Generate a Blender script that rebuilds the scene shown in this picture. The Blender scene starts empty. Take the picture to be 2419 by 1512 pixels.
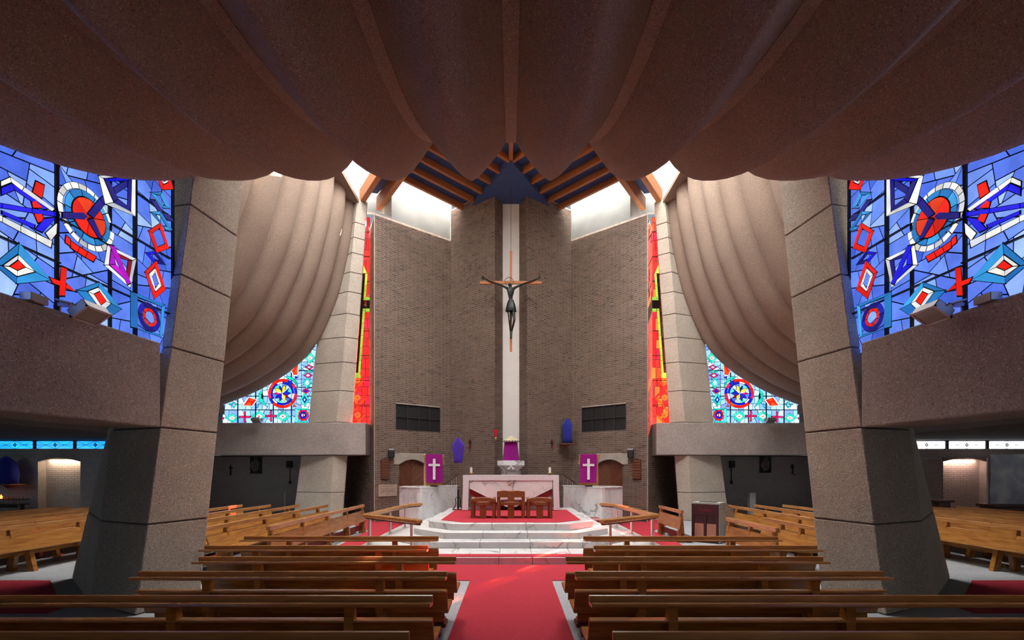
import bpy, bmesh, math, random
from mathutils import Vector, Matrix
random.seed(7)
R = math.radians
scene = bpy.context.scene
COL = scene.collection

# ------------------------------------------------------------------ camera, world, light, exposure
F, CX, HY, ZC = 1142.0, 1207.0, 1112.0, 1.95      # focal length in pixels, principal column, horizon row, eye height
cam_d = bpy.data.cameras.new('camera'); cam = bpy.data.objects.new('camera', cam_d); COL.objects.link(cam)
cam.location = (0, 0, ZC); cam.rotation_euler = (R(90), 0, 0)
cam_d.sensor_width = 36; cam_d.lens = 36 * F / 2419
cam_d.shift_x = (1209.5 - CX) / 2419; cam_d.shift_y = (HY - 756) / 2419
cam_d.clip_start = .05
scene.camera = cam
scene.view_settings.view_transform = 'Standard'; scene.view_settings.look = 'None'
scene.view_settings.gamma = 1; scene.view_settings.use_curve_mapping = False
scene.view_settings.exposure = 0.32
w = bpy.data.worlds.new('sky'); scene.world = w; w.use_nodes = True
w.node_tree.nodes['Background'].inputs[0].default_value = (.75, .85, 1, 1)
w.node_tree.nodes['Background'].inputs[1].default_value = .35
SKYLIGHT = 18.5; CLERESTORY_FILL = 11.5; RECESS = 13
sun_d = bpy.data.lights.new('sun', 'SUN'); sun = bpy.data.objects.new('sun', sun_d); COL.objects.link(sun)
sun_d.energy = 80; sun_d.angle = R(.6); sun_d.color = (1, .93, .82)
sun.rotation_euler = Vector((-.49, -.87, -.72)).to_track_quat('-Z', 'Y').to_euler()
try:
    scene.cycles.use_denoising = True
    scene.cycles.use_adaptive_sampling = True; scene.cycles.adaptive_threshold = .1; scene.cycles.adaptive_min_samples = 16
    scene.cycles.max_bounces = 6; scene.cycles.diffuse_bounces = 3; scene.cycles.glossy_bounces = 2
    scene.cycles.transparent_max_bounces = 6; scene.cycles.sample_clamp_indirect = 6
except Exception: pass

# ------------------------------------------------------------------ helpers
def P(px, py, Y): return Vector(((px - CX) / F * Y, Y, ZC - (py - HY) / F * Y))
def PX(px, Y): return (px - CX) / F * Y
def PZ(py, Y): return ZC - (py - HY) / F * Y
def lin(c):
    c = c / 255
    return c / 12.92 if c <= .04045 else ((c + .055) / 1.055) ** 2.4
def rgb(r, g, b): return (lin(r), lin(g), lin(b), 1)

def tag(o, label=None, cat=None, group=None, kind=None):
    if label: o['label'] = label
    if cat: o['category'] = cat
    if group: o['group'] = group
    if kind: o['kind'] = kind
    return o
def empty(name, loc=(0, 0, 0), rz=0, parent=None):
    o = bpy.data.objects.new(name, None); COL.objects.link(o)
    o.location = loc; o.rotation_euler = (0, 0, rz); o.parent = parent; o.empty_display_size = .1
    return o
def link(name, me, parent=None):
    o = bpy.data.objects.new(name, me); COL.objects.link(o); o.parent = parent
    return o
def copy_tree(o, parent=None):
    c = o.copy(); COL.objects.link(c); c.parent = parent
    for ch in list(o.children): copy_tree(ch, c)
    return c

class MB:
    def __init__(s): s.v = []; s.f = []; s.M = None
    def add(s, vs, fs):
        n = len(s.v)
        s.v += [tuple(s.M @ Vector(p)) if s.M else tuple(p) for p in vs]
        s.f += [tuple(i + n for i in f) for f in fs]
        return s
    def box(s, x0, x1, y0, y1, z0, z1):
        return s.add([(x0, y0, z0), (x1, y0, z0), (x1, y1, z0), (x0, y1, z0), (x0, y0, z1), (x1, y0, z1), (x1, y1, z1), (x0, y1, z1)],
                     [(0, 3, 2, 1), (4, 5, 6, 7), (0, 1, 5, 4), (1, 2, 6, 5), (2, 3, 7, 6), (3, 0, 4, 7)])
    def loft(s, a, b):
        n = len(a)
        return s.add(list(a) + list(b), [tuple(reversed(range(n))), tuple(range(n, 2 * n))] + [(i, (i + 1) % n, n + (i + 1) % n, n + i) for i in range(n)])
    def prism(s, poly, h0, h1, ax='z'):
        f = {'z': lambda p, h: (p[0], p[1], h), 'y': lambda p, h: (p[0], h, p[1]), 'x': lambda p, h: (h, p[0], p[1])}[ax]
        return s.loft([f(p, h0) for p in poly], [f(p, h1) for p in poly])
    def poly(s, pts): return s.add(pts, [tuple(range(len(pts)))])
    def tube(s, pts, r, n=8):
        pts = [Vector(p) for p in pts]; m = len(pts)
        rr = r if isinstance(r, (list, tuple)) else [r] * m
        vs = []; fs = []
        up = None
        for i, p in enumerate(pts):
            d = (pts[min(i + 1, m - 1)] - pts[max(i - 1, 0)]).normalized()
            if up is None: up = d.orthogonal().normalized()
            up = (up - d * up.dot(d)); up = up.normalized() if up.length > 1e-5 else d.orthogonal().normalized()
            q = d.cross(up)
            for k in range(n):
                a = 2 * math.pi * k / n
                vs.append(p + (up * math.cos(a) + q * math.sin(a)) * rr[i])
        for i in range(m - 1):
            for k in range(n):
                fs.append((i * n + k, i * n + (k + 1) % n, (i + 1) * n + (k + 1) % n, (i + 1) * n + k))
        fs.append(tuple(reversed(range(n)))); fs.append(tuple(range((m - 1) * n, m * n)))
        return s.add(vs, fs)
    def lathe(s, prof, n=16, c=(0, 0, 0)):
        vs = []; fs = []; m = len(prof)
        for r, z in prof:
            for k in range(n):
                a = 2 * math.pi * k / n; vs.append((c[0] + r * math.cos(a), c[1] + r * math.sin(a), c[2] + z))
        for i in range(m - 1):
            for k in range(n): fs.append((i * n + k, i * n + (k + 1) % n, (i + 1) * n + (k + 1) % n, (i + 1) * n + k))
        fs.append(tuple(reversed(range(n)))); fs.append(tuple(range((m - 1) * n, m * n)))
        return s.add(vs, fs)
    def torus(s, c, r, t, n=24, k=6, ax='y'):
        pts = []
        for i in range(n + 1):
            a = 2 * math.pi * i / n
            pts.append((c[0] + r * math.cos(a), c[1], c[2] + r * math.sin(a)) if ax == 'y' else (c[0] + r * math.cos(a), c[1] + r * math.sin(a), c[2]))
        return s.tube(pts, t, k)
    def mesh(s, name, mat, smooth=False, bevel=0):
        me = bpy.data.meshes.new(name); me.from_pydata(s.v, [], s.f)
        bm = bmesh.new(); bm.from_mesh(me)
        bmesh.ops.recalc_face_normals(bm, faces=bm.faces)
        if bevel:
            es = [e for e in bm.edges if len(e.link_faces) == 2 and e.calc_face_angle(0) > .5]
            bmesh.ops.bevel(bm, geom=es, offset=bevel, segments=1, profile=.5, affect='EDGES', clamp_overlap=True)
        bm.to_mesh(me); bm.free()
        me.materials.append(mat)
        if smooth: me.shade_smooth()
        return me
    def build(s, name, mat, parent=None, smooth=False, bevel=0):
        return link(name, s.mesh(name, mat, smooth, bevel), parent)
def B(name, mat, parent, x0, x1, y0, y1, z0, z1, bevel=0): return MB().box(x0, x1, y0, y1, z0, z1).build(name, mat, parent, bevel=bevel)

# ------------------------------------------------------------------ materials
def new_mat(name):
    m = bpy.data.materials.new(name); m.use_nodes = True
    nt = m.node_tree; nt.nodes.clear()
    o = nt.nodes.new('ShaderNodeOutputMaterial'); b = nt.nodes.new('ShaderNodeBsdfPrincipled')
    nt.links.new(b.outputs[0], o.inputs[0])
    return m, nt, b, o
def nd(nt, t, **kw):
    n = nt.nodes.new(t)
    for k, v in kw.items():
        if k.startswith('i_'): n.inputs[k[2:].replace('_', ' ')].default_value = v
        else: setattr(n, k, v)
    return n
def coords(nt, scale=(1, 1, 1)):
    g = nd(nt, 'ShaderNodeNewGeometry'); m = nd(nt, 'ShaderNodeMapping'); m.inputs['Scale'].default_value = scale
    nt.links.new(g.outputs['Position'], m.inputs[0]); return m.outputs[0]
def ramp(nt, src, stops):
    r = nd(nt, 'ShaderNodeValToRGB'); e = r.color_ramp.elements
    while len(e) < len(stops): e.new(.5)
    for i, (p, c) in enumerate(stops): e[i].position = p; e[i].color = c
    nt.links.new(src, r.inputs[0]); return r.outputs[0]
def noise(nt, co, scale, detail=4, rough=.55):
    n = nd(nt, 'ShaderNodeTexNoise'); n.inputs['Scale'].default_value = scale; n.inputs['Detail'].default_value = detail; n.inputs['Roughness'].default_value = rough
    nt.links.new(co, n.inputs['Vector']); return n.outputs[0]
def mixc(nt, f, a, b, mode='MIX'):
    m = nd(nt, 'ShaderNodeMix', data_type='RGBA', blend_type=mode)
    for sock, val in ((0, f), (6, a), (7, b)):
        if isinstance(val, (int, float, tuple)): m.inputs[sock].default_value = val
        else: nt.links.new(val, m.inputs[sock])
    return m.outputs[2]
def bump(nt, b, h, strength=.3, dist=.01):
    n = nd(nt, 'ShaderNodeBump'); n.inputs['Strength'].default_value = strength; n.inputs['Distance'].default_value = dist
    nt.links.new(h, n.inputs['Height']); nt.links.new(n.outputs[0], b.inputs['Normal'])
def plain(name, c, rough=.6, metal=0, var=.12, sc=6, spec=.5, sheen=0):
    m, nt, b, o = new_mat(name)
    co = coords(nt); n = noise(nt, co, sc)
    lo = tuple(x * (1 - var) for x in c[:3]) + (1,); hi = tuple(min(1, x * (1 + var)) for x in c[:3]) + (1,)
    nt.links.new(ramp(nt, n, [(.3, lo), (.7, hi)]), b.inputs['Base Color'])
    b.inputs['Roughness'].default_value = rough; b.inputs['Metallic'].default_value = metal
    b.inputs['Specular IOR Level'].default_value = spec
    if sheen: b.inputs['Sheen Weight'].default_value = sheen
    return m
def concrete(name, c, agg=60, contrast=.35, stain=.15, bstr=.5, bdist=.012):
    m, nt, b, o = new_mat(name)
    co = coords(nt)
    v = nd(nt, 'ShaderNodeTexVoronoi'); v.inputs['Scale'].default_value = agg; nt.links.new(co, v.inputs['Vector'])
    n1 = noise(nt, co, .9, 5); n2 = noise(nt, co, agg * .8, 3)
    k = contrast
    f = lambda s: tuple(min(1, x * s) for x in c[:3]) + (1,)
    base = ramp(nt, n2, [(.33, f(1 - k)), (.5, f(1)), (.68, f(1 + k))])
    sep = nd(nt, 'ShaderNodeSeparateColor'); nt.links.new(v.outputs['Color'], sep.inputs[0])
    spk = ramp(nt, sep.outputs[0], [(.04, f(.3)), (.12, f(1)), (.86, f(1.05)), (.97, f(2.1))])
    c2 = mixc(nt, .6, base, spk)
    c3 = mixc(nt, 1.0, c2, ramp(nt, n1, [(.3, (1 - stain,) * 3 + (1,)), (.7, (1,) * 3 + (1,))]), 'MULTIPLY')
    nt.links.new(c3, b.inputs['Base Color']); b.inputs['Roughness'].default_value = .9
    b.inputs['Specular IOR Level'].default_value = .25
    bump(nt, b, n2, bstr, bdist)
    return m
def wood(name, c1, c2, rough=.38, axis=(14, 1.2, 14), spec=.5):
    m, nt, b, o = new_mat(name)
    tc = nd(nt, 'ShaderNodeTexCoord'); mp = nd(nt, 'ShaderNodeMapping'); mp.inputs['Scale'].default_value = axis
    nt.links.new(tc.outputs['Object'], mp.inputs[0])
    oi = nd(nt, 'ShaderNodeObjectInfo'); ad = nd(nt, 'ShaderNodeVectorMath', operation='ADD')
    nt.links.new(mp.outputs[0], ad.inputs[0]); nt.links.new(oi.outputs['Random'], ad.inputs[1])
    n = noise(nt, ad.outputs[0], 2.2, 6, .6)
    nt.links.new(ramp(nt, n, [(.3, c1), (.7, c2)]), b.inputs['Base Color'])
    b.inputs['Roughness'].default_value = rough; b.inputs['Specular IOR Level'].default_value = spec
    bump(nt, b, n, .08, .004)
    return m
def brick_mat(name, cols, rough=.85):
    m, nt, b, o = new_mat(name)
    g = nd(nt, 'ShaderNodeNewGeometry'); oi = nd(nt, 'ShaderNodeObjectInfo')
    ad = nd(nt, 'ShaderNodeMath', operation='ADD'); fr = nd(nt, 'ShaderNodeMath', operation='FRACT')
    nt.links.new(g.outputs['Random Per Island'], ad.inputs[0]); nt.links.new(oi.outputs['Random'], ad.inputs[1]); nt.links.new(ad.outputs[0], fr.inputs[0])
    c = ramp(nt, fr.outputs[0], [(i / max(1, len(cols) - 1), k) for i, k in enumerate(cols)])
    n = noise(nt, coords(nt), 40, 4)
    big = noise(nt, coords(nt), .5, 4)
    c = mixc(nt, 1.0, c, ramp(nt, n, [(.25, (.72, .72, .72, 1)), (.7, (1, 1, 1, 1))]), 'MULTIPLY')
    c = mixc(nt, 1.0, c, ramp(nt, big, [(.35, (.82, .8, .78, 1)), (.65, (1, 1, 1, 1))]), 'MULTIPLY')
    nt.links.new(c, b.inputs['Base Color']); b.inputs['Roughness'].default_value = rough
    bump(nt, b, n, .4, .004)
    return m
def marble(name):
    m, nt, b, o = new_mat(name)
    co = coords(nt)
    oi = nd(nt, 'ShaderNodeObjectInfo'); ad0 = nd(nt, 'ShaderNodeVectorMath', operation='ADD'); sc = nd(nt, 'ShaderNodeVectorMath', operation='SCALE'); sc.inputs['Scale'].default_value = 7
    cmb = nd(nt, 'ShaderNodeCombineXYZ'); nt.links.new(oi.outputs['Random'], cmb.inputs[0]); nt.links.new(oi.outputs['Random'], cmb.inputs[2])
    nt.links.new(cmb.outputs[0], sc.inputs[0]); nt.links.new(co, ad0.inputs[0]); nt.links.new(sc.outputs[0], ad0.inputs[1])
    nn = nd(nt, 'ShaderNodeTexNoise'); nn.inputs['Scale'].default_value = 1.6; nn.inputs['Detail'].default_value = 5
    nt.links.new(ad0.outputs[0], nn.inputs['Vector'])
    ms = nd(nt, 'ShaderNodeVectorMath', operation='SCALE'); ms.inputs['Scale'].default_value = .9
    nt.links.new(nn.outputs['Color'], ms.inputs[0])
    ad = nd(nt, 'ShaderNodeVectorMath', operation='ADD'); nt.links.new(ad0.outputs[0], ad.inputs[0]); nt.links.new(ms.outputs[0], ad.inputs[1])
    v = nd(nt, 'ShaderNodeTexVoronoi', feature='DISTANCE_TO_EDGE'); v.inputs['Scale'].default_value = .75; nt.links.new(ad.outputs[0], v.inputs['Vector'])
    v2 = nd(nt, 'ShaderNodeTexVoronoi', feature='DISTANCE_TO_EDGE'); v2.inputs['Scale'].default_value = 1.7; nt.links.new(ad.outputs[0], v2.inputs['Vector'])
    mask = ramp(nt, noise(nt, ad0.outputs[0], 1.1, 2), [(.42, (0, 0, 0, 1)), (.6, (1, 1, 1, 1))])
    vein = ramp(nt, v.outputs[0], [(0, (.3, .29, .3, 1)), (.008, (.5, .5, .52, 1)), (.022, (.9, .9, .91, 1)), (.1, (1, 1, 1, 1))])
    vein2 = ramp(nt, v2.outputs[0], [(0, (.68, .68, .7, 1)), (.02, (1, 1, 1, 1))])
    base = ramp(nt, noise(nt, co, 1.3, 5), [(.3, (.74, .74, .76, 1)), (.65, (.9, .9, .89, 1))])
    veins = mixc(nt, mask, vein2, vein)
    nt.links.new(mixc(nt, 1.0, base, veins, 'MULTIPLY'), b.inputs['Base Color'])
    b.inputs['Roughness'].default_value = .22
    return m
def cloth(name, c, rough=.85, bs=300):
    m, nt, b, o = new_mat(name)
    co = coords(nt); n = noise(nt, co, 25, 3)
    nt.links.new(ramp(nt, n, [(.3, tuple(x * .85 for x in c[:3]) + (1,)), (.7, c)]), b.inputs['Base Color'])
    b.inputs['Roughness'].default_value = rough; b.inputs['Sheen Weight'].default_value = .2; b.inputs['Specular IOR Level'].default_value = .2
    bump(nt, b, noise(nt, co, bs, 2), .2, .002)
    return m
def glass(name, c, strength=1.0, var=.3, through=0):
    m, nt, b, o = new_mat(name)
    g = nd(nt, 'ShaderNodeObjectInfo'); co = coords(nt)
    n = noise(nt, co, 3.5, 4)
    f = lambda s: tuple(min(1.2, x * s) for x in c[:3]) + (1,)
    col = ramp(nt, n, [(.3, f(1 - var)), (.7, f(1 + var))])
    tint = ramp(nt, g.outputs['Random'], [(0, (.7, .74, .85, 1)), (1, (1.15, 1.12, 1.02, 1))])
    col = mixc(nt, 1.0, col, tint, 'MULTIPLY')
    e = nd(nt, 'ShaderNodeEmission'); e.inputs[1].default_value = strength
    nt.links.new(col, e.inputs[0])
    gl = nd(nt, 'ShaderNodeBsdfGlossy'); gl.inputs['Roughness'].default_value = .15; gl.inputs[0].default_value = (.04, .04, .04, 1)
    ad = nd(nt, 'ShaderNodeAddShader'); nt.links.new(e.outputs[0], ad.inputs[0]); nt.links.new(gl.outputs[0], ad.inputs[1])
    out = ad.outputs[0]
    if through:
        t = nd(nt, 'ShaderNodeBsdfTransparent'); t.inputs[0].default_value = tuple(min(1, math.sqrt(x * .85 + .06) * through) for x in c[:3]) + (1,)
        a2 = nd(nt, 'ShaderNodeAddShader'); nt.links.new(out, a2.inputs[0]); nt.links.new(t.outputs[0], a2.inputs[1]); out = a2.outputs[0]
    nt.links.new(out, o.inputs[0])
    return m

M = {}
M['concrete'] = concrete('exposed aggregate concrete', (.55, .48, .4, 1), 85, .45, .2, .8, .012)
M['beam'] = concrete('smooth cast concrete', (.42, .37, .34, 1), 80, .3, .25, .5, .008)
M['shell'] = concrete('brown sprayed plaster', (.295, .222, .175, 1), 120, .25, .12, .6, .006)
M['pale'] = plain('pale board marked concrete', (.3, .31, .3, 1), .9, 0, .12, 1.2)
M['stone'] = plain('pale smooth stone', (.38, .34, .29, 1), .85, 0, .15, 3)
M['joint'] = plain('recessed joint mortar', (.13, .115, .105, 1), .95)
M['brick'] = brick_mat('dark brown brick', [(.09, .062, .052, 1), (.17, .115, .088, 1), (.2, .13, .098, 1), (.14, .1, .08, 1), (.24, .16, .12, 1)])
M['mortar'] = plain('brick mortar', (.62, .53, .45, 1), .95, var=.2)
M['wbrick'] = brick_mat('white painted brick', [(.58, .55, .53, 1), (.66, .62, .6, 1), (.62, .58, .56, 1)], .6)
M['wmortar'] = plain('dark grey painted joint', (.22, .2, .2, 1), .9)  # joints darker grey than the white painted bricks
M['white'] = plain('white plaster', (.72, .71, .68, 1), .8, var=.04, sc=2)
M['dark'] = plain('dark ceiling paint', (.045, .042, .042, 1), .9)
M['floor'] = concrete('grey vinyl floor', (.42, .44, .47, 1), 120, .15, .15, .05, .002)
M['carpet'] = cloth('red carpet', (.52, .04, .065, 1), .95, 420); M['carpet'].node_tree.nodes['Principled BSDF'].inputs['Sheen Weight'].default_value = 0
M['marble'] = marble('white veined marble')
M['wood'] = wood('oak pew', (.27, .1, .022, 1), (.5, .235, .055, 1), .26, (1, 9, 9))
M['rail'] = wood('oak rail', (.36, .155, .05, 1), (.6, .31, .115, 1), .22, (1, 9, 9))
M['darkwood'] = wood('dark stained wood', (.055, .018, .012, 1), (.11, .036, .022, 1), .4)
M['door'] = wood('red brown door wood', (.11, .034, .016, 1), (.2, .066, .028, 1), .45)
M['chair'] = wood('teak chair wood', (.2, .06, .018, 1), (.36, .125, .036, 1), .4)
M['timber'] = wood('laminated timber', (.36, .115, .032, 1), (.52, .19, .055, 1), .5)
M['blue'] = plain('blue painted boards', (.04, .08, .23, 1), .6)
M['steel'] = plain('brushed steel', (.75, .75, .77, 1), .3, 1, .04)
M['chrome_dark'] = plain('dark iron', (.03, .028, .026, 1), .5, .6)
M['bronze'] = plain('blackened bronze', (.035, .04, .037, 1), .38, .75, .3, 30)
M['gold'] = plain('brass', (.6, .4, .15, 1), .3, 1)
M['black'] = plain('black mesh', (.012, .012, .013, 1), .5)
M['grille'] = plain('dark grille panel', (.012, .012, .014, 1), .55)
M['magenta'] = cloth('magenta cloth', (.3, .003, .22, 1))
M['purple'] = cloth('violet cloth', (.075, .03, .42, 1))
M['bluecloth'] = cloth('royal blue cloth', (.022, .03, .33, 1))
M['lace'] = cloth('white lace', (.82, .8, .84, 1), .8, 60)
M['cream'] = cloth('cream canopy cloth', (.68, .6, .42, 1))
M['wax'] = plain('white wax', (.88, .86, .8, 1), .45, var=.03)
M['plaque'] = plain('pale stone plaque', (.46, .35, .28, 1), .6)
M['ink'] = plain('engraved grey letters', (.12, .1, .09, 1), .8)
M['redglass'] = plain('ruby glass', (.6, .01, .03, 1), .1)
M['organ_dark'] = wood('mahogany laminate', (.045, .012, .016, 1), (.075, .02, .024, 1), .3)
M['organ_grey'] = plain('grey painted panel', (.45, .47, .45, 1), .55, var=.04)
M['organ_pink'] = plain('speaker cloth', (.5, .22, .15, 1), .8)
M['lettering'] = plain('red lettering', (.35, .03, .04, 1), .5)
M['leather'] = plain('red leather', (.3, .03, .035, 1), .4)
M['alu'] = plain('silver lamp casting', (.42, .42, .45, 1), .4, .7)
M['lens'] = plain('lamp glass', (.3, .26, .22, 1), .12, 0, .05)
M['lead'] = plain('lead came', (.008, .008, .012, 1), .6, .2)
M['relief'] = plain('carved relief', (.2, .15, .13, 1), .6, var=.3, sc=25)
M['reliefdark'] = plain('relief backing', (.03, .028, .03, 1), .6)
def painting_mat():
    m, nt, b, o = new_mat('clouded sky painting')
    co = coords(nt); n = noise(nt, co, 1.1, 6); n2 = noise(nt, co, .5, 3)
    c = ramp(nt, n, [(.32, rgb(95, 110, 150)), (.48, rgb(150, 155, 170)), (.58, rgb(200, 198, 196)), (.75, rgb(225, 222, 218))])
    c = mixc(nt, .25, c, ramp(nt, n2, [(.4, rgb(150, 140, 150)), (.6, rgb(200, 180, 170))]))
    nt.links.new(c, b.inputs['Base Color']); b.inputs['Roughness'].default_value = .5
    return m
M['painting'] = painting_mat()
GC = {  # stained glass colours as the daylight shows them
    'b1': rgb(95, 130, 235), 'b2': rgb(120, 155, 240), 'b3': rgb(72, 105, 215), 'b4': rgb(150, 180, 245), 'b5': rgb(85, 115, 225),
    'W': rgb(232, 232, 228), 'W2': rgb(190, 190, 190), 'R': rgb(235, 28, 18), 'O': rgb(235, 60, 25), 'K': rgb(18, 18, 115), 'B': rgb(20, 22, 215), 'T': rgb(28, 110, 180), 'C': rgb(50, 150, 215),
    'M': rgb(175, 15, 190), 'P': rgb(130, 8, 45), 'G': rgb(25, 190, 165), 'G2': rgb(70, 205, 180), 'Y': rgb(235, 215, 40), 'N': rgb(25, 30, 170), 'X': rgb(190, 120, 110), 'CR': rgb(190, 25, 85),
    'l1': rgb(150, 195, 250), 'l2': rgb(175, 215, 250), 'l3': rgb(130, 180, 245), 'l4': rgb(200, 228, 250), 'D': rgb(12, 12, 12),
    'r1': rgb(225, 20, 18), 'r2': rgb(240, 70, 25), 'r3': rgb(235, 40, 30), 'r4': rgb(215, 15, 50), 'r5': rgb(245, 110, 40), 'LG': rgb(150, 205, 70), 'LY': rgb(215, 230, 90), 'cy': rgb(30, 150, 240), 'cw': rgb(240, 245, 250)}
GM = {}
def gmat(k, strength=1.0, through=0):
    key = (k, strength, through)
    if key not in GM: GM[key] = glass('glass ' + k + (' ' + str(strength) if strength != 1 else ''), GC[k], strength, .22, through)
    return GM[key]

# ------------------------------------------------------------------ polygon tools for glazing
def clip_half(poly, n, d):
    out = []
    for i in range(len(poly)):
        a, b = poly[i], poly[(i + 1) % len(poly)]
        da, db = n[0] * a[0] + n[1] * a[1] - d, n[0] * b[0] + n[1] * b[1] - d
        if da <= 0: out.append(a)
        if (da < 0 < db) or (db < 0 < da):
            t = da / (da - db); out.append((a[0] + (b[0] - a[0]) * t, a[1] + (b[1] - a[1]) * t))
    return out
def area(p): return .5 * sum(p[i][0] * p[(i + 1) % len(p)][1] - p[(i + 1) % len(p)][0] * p[i][1] for i in range(len(p)))
def ccw(p): return list(p) if area(p) > 0 else list(reversed(p))
def edges_n(p):
    for i in range(len(p)):
        a, b = p[i], p[(i + 1) % len(p)]
        dx, dy = b[0] - a[0], b[1] - a[1]; l = math.hypot(dx, dy)
        if l > 1e-6: yield (dy / l, -dx / l), a
def inset(p, w):
    p = ccw(p); q = p
    for n, a in edges_n(p):
        q = clip_half(q, n, n[0] * a[0] + n[1] * a[1] - w)
        if len(q) < 3: return []
    return q
def clip_poly(p, win):
    for n, a in edges_n(ccw(win)):
        p = clip_half(p, n, n[0] * a[0] + n[1] * a[1])
        if len(p) < 3: return []
    return p
def shatter(poly, size, rnd, out):
    a = abs(area(poly))
    if a < size * size * rnd.uniform(.7, 1.6) or len(poly) < 3: out.append(poly); return
    us = [p[0] for p in poly]; vs = [p[1] for p in poly]
    du, dv = max(us) - min(us), max(vs) - min(vs)
    ang = (0 if du > dv else math.pi / 2) + rnd.uniform(-.55, .55)
    n = (math.cos(ang), math.sin(ang))
    pr = [n[0] * p[0] + n[1] * p[1] for p in poly]
    d = min(pr) + (max(pr) - min(pr)) * rnd.uniform(.38, .62)
    for q in (clip_half(poly, n, d), clip_half(poly, (-n[0], -n[1]), -d)):
        if len(q) >= 3: shatter(q, size, rnd, out)
class Glazing:
    """flat leaded window: O + u*U + v*V, N points into the church"""
    def __init__(s, name, O, U, V, N, label, lead=.012, strength=1.0, through=0):
        s.O, s.U, s.V, s.N = Vector(O), Vector(U), Vector(V), Vector(N)
        s.root = empty(name); tag(s.root, label, 'window', kind='structure')
        s.lead = lead; s.k = 0; s.came = MB(); s.strength = strength; s.through = through; s.swap = {}
    def at(s, p, h): return s.O + s.U * p[0] + s.V * p[1] + s.N * h
    def pane(s, poly, col, h=None, w=None):
        q = inset(poly, (s.lead if w is None else w) * .5)
        if len(q) < 3 or abs(area(q)) < 1e-5: return
        hh = 0 if h is None else h
        if s.through:
            o_ = ccw(poly)
            if len(o_) == len(q):
                for i in range(len(q)):
                    j = min(range(len(q)), key=lambda k_: math.dist(o_[i], q[k_])); j2 = min(range(len(q)), key=lambda k_: math.dist(o_[(i + 1) % len(q)], q[k_]))
                    s.came.poly([s.at(p, hh + .0055) for p in (o_[i], o_[(i + 1) % len(q)], q[j2], q[j])])
        MB().loft([s.at(p, hh) for p in q], [s.at(p, hh + .005) for p in q]).build('pane', gmat(s.swap.get(col, col), s.strength, {'D': 0, 'LG': .4, 'LY': .4}.get(col, s.through) if s.through else 0), s.root)
    def piece(s, poly, col):
        s.k += 1; h = .006 + .0012 * s.k
        c = sum(p[0] for p in poly) / len(poly), sum(p[1] for p in poly) / len(poly)
        g = s.lead * .9
        q = []
        for p in poly:
            dx, dy = p[0] - c[0], p[1] - c[1]; l = math.hypot(dx, dy) or 1
            q.append((p[0] + dx / l * g, p[1] + dy / l * g))
        if not s.through: s.came.poly([s.at(p, h) for p in q])
        s.pane(poly, col, h + .001, s.lead * .6)
    def ringq(s, outer, inner, cols):
        n = len(outer)
        for i in range(n):
            s.piece([outer[i], outer[(i + 1) % n], inner[(i + 1) % n], inner[i]], cols[i % len(cols)])
    def annulus(s, c, r0, r1, n, cols, ph=0, sub=3):
        for i in range(n):
            a0 = ph + 2 * math.pi * i / n; a1 = ph + 2 * math.pi * (i + 1) / n
            o = [(c[0] + r1 * math.cos(a0 + (a1 - a0) * k / sub), c[1] + r1 * math.sin(a0 + (a1 - a0) * k / sub)) for k in range(sub + 1)]
            if r0 > 0:
                s.k += 1; h = .006 + .0012 * s.k
                ii = [(c[0] + r0 * math.cos(a0 + (a1 - a0) * k / sub), c[1] + r0 * math.sin(a0 + (a1 - a0) * k / sub)) for k in range(sub, -1, -1)]
                if not s.through: s.came.poly([s.at(p, h) for p in o + ii])
                lr = s.lead * .35; la = lr / r1
                o = [(c[0] + (r1 - lr) * math.cos(a0 + la + (a1 - a0 - 2 * la) * k / sub), c[1] + (r1 - lr) * math.sin(a0 + la + (a1 - a0 - 2 * la) * k / sub)) for k in range(sub + 1)]
                la = lr / r0
                ii = [(c[0] + (r0 + lr) * math.cos(a0 + la + (a1 - a0 - 2 * la) * k / sub), c[1] + (r0 + lr) * math.sin(a0 + la + (a1 - a0 - 2 * la) * k / sub)) for k in range(sub, -1, -1)]
                vs = [s.at(p, h + .001) for p in o + ii]; m = len(o)
                q = MB(); q.add(vs, [(k, k + 1, 2 * m - 2 - k, 2 * m - 1 - k) for k in range(m - 1)])
                q.build('pane', gmat(s.swap.get(cols[i % len(cols)], cols[i % len(cols)]), s.strength, s.through), s.root)
            else:
                s.piece([c] + o, cols[i % len(cols)])
    def background(s, poly, size, cols, seed):
        rnd = random.Random(seed); out = []
        shatter(poly, size, rnd, out)
        for q in out: s.pane(q, rnd.choice(cols))
    def bar(s, a, b, wd=.03, dp=.03, name='mullion', h0=0):
        a = Vector(a); b = Vector(b); d = (b - a).normalized(); n = Vector((-d.y, d.x)) * wd / 2
        q = [a + n, b + n, b - n, a - n]
        MB().loft([s.at(p, -.02 + h0) for p in q], [s.at(p, dp + h0) for p in q]).build(name, M['lead'], s.root)
    def finish(s, outline):
        MB().loft([s.at(p, -.03) for p in outline], [s.at(p, -.004) for p in outline]).build('lead_sheet', M['lead'], s.root) if not s.through else None
        if s.came.v: s.came.build('lead_came', M['lead'], s.root)

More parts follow.
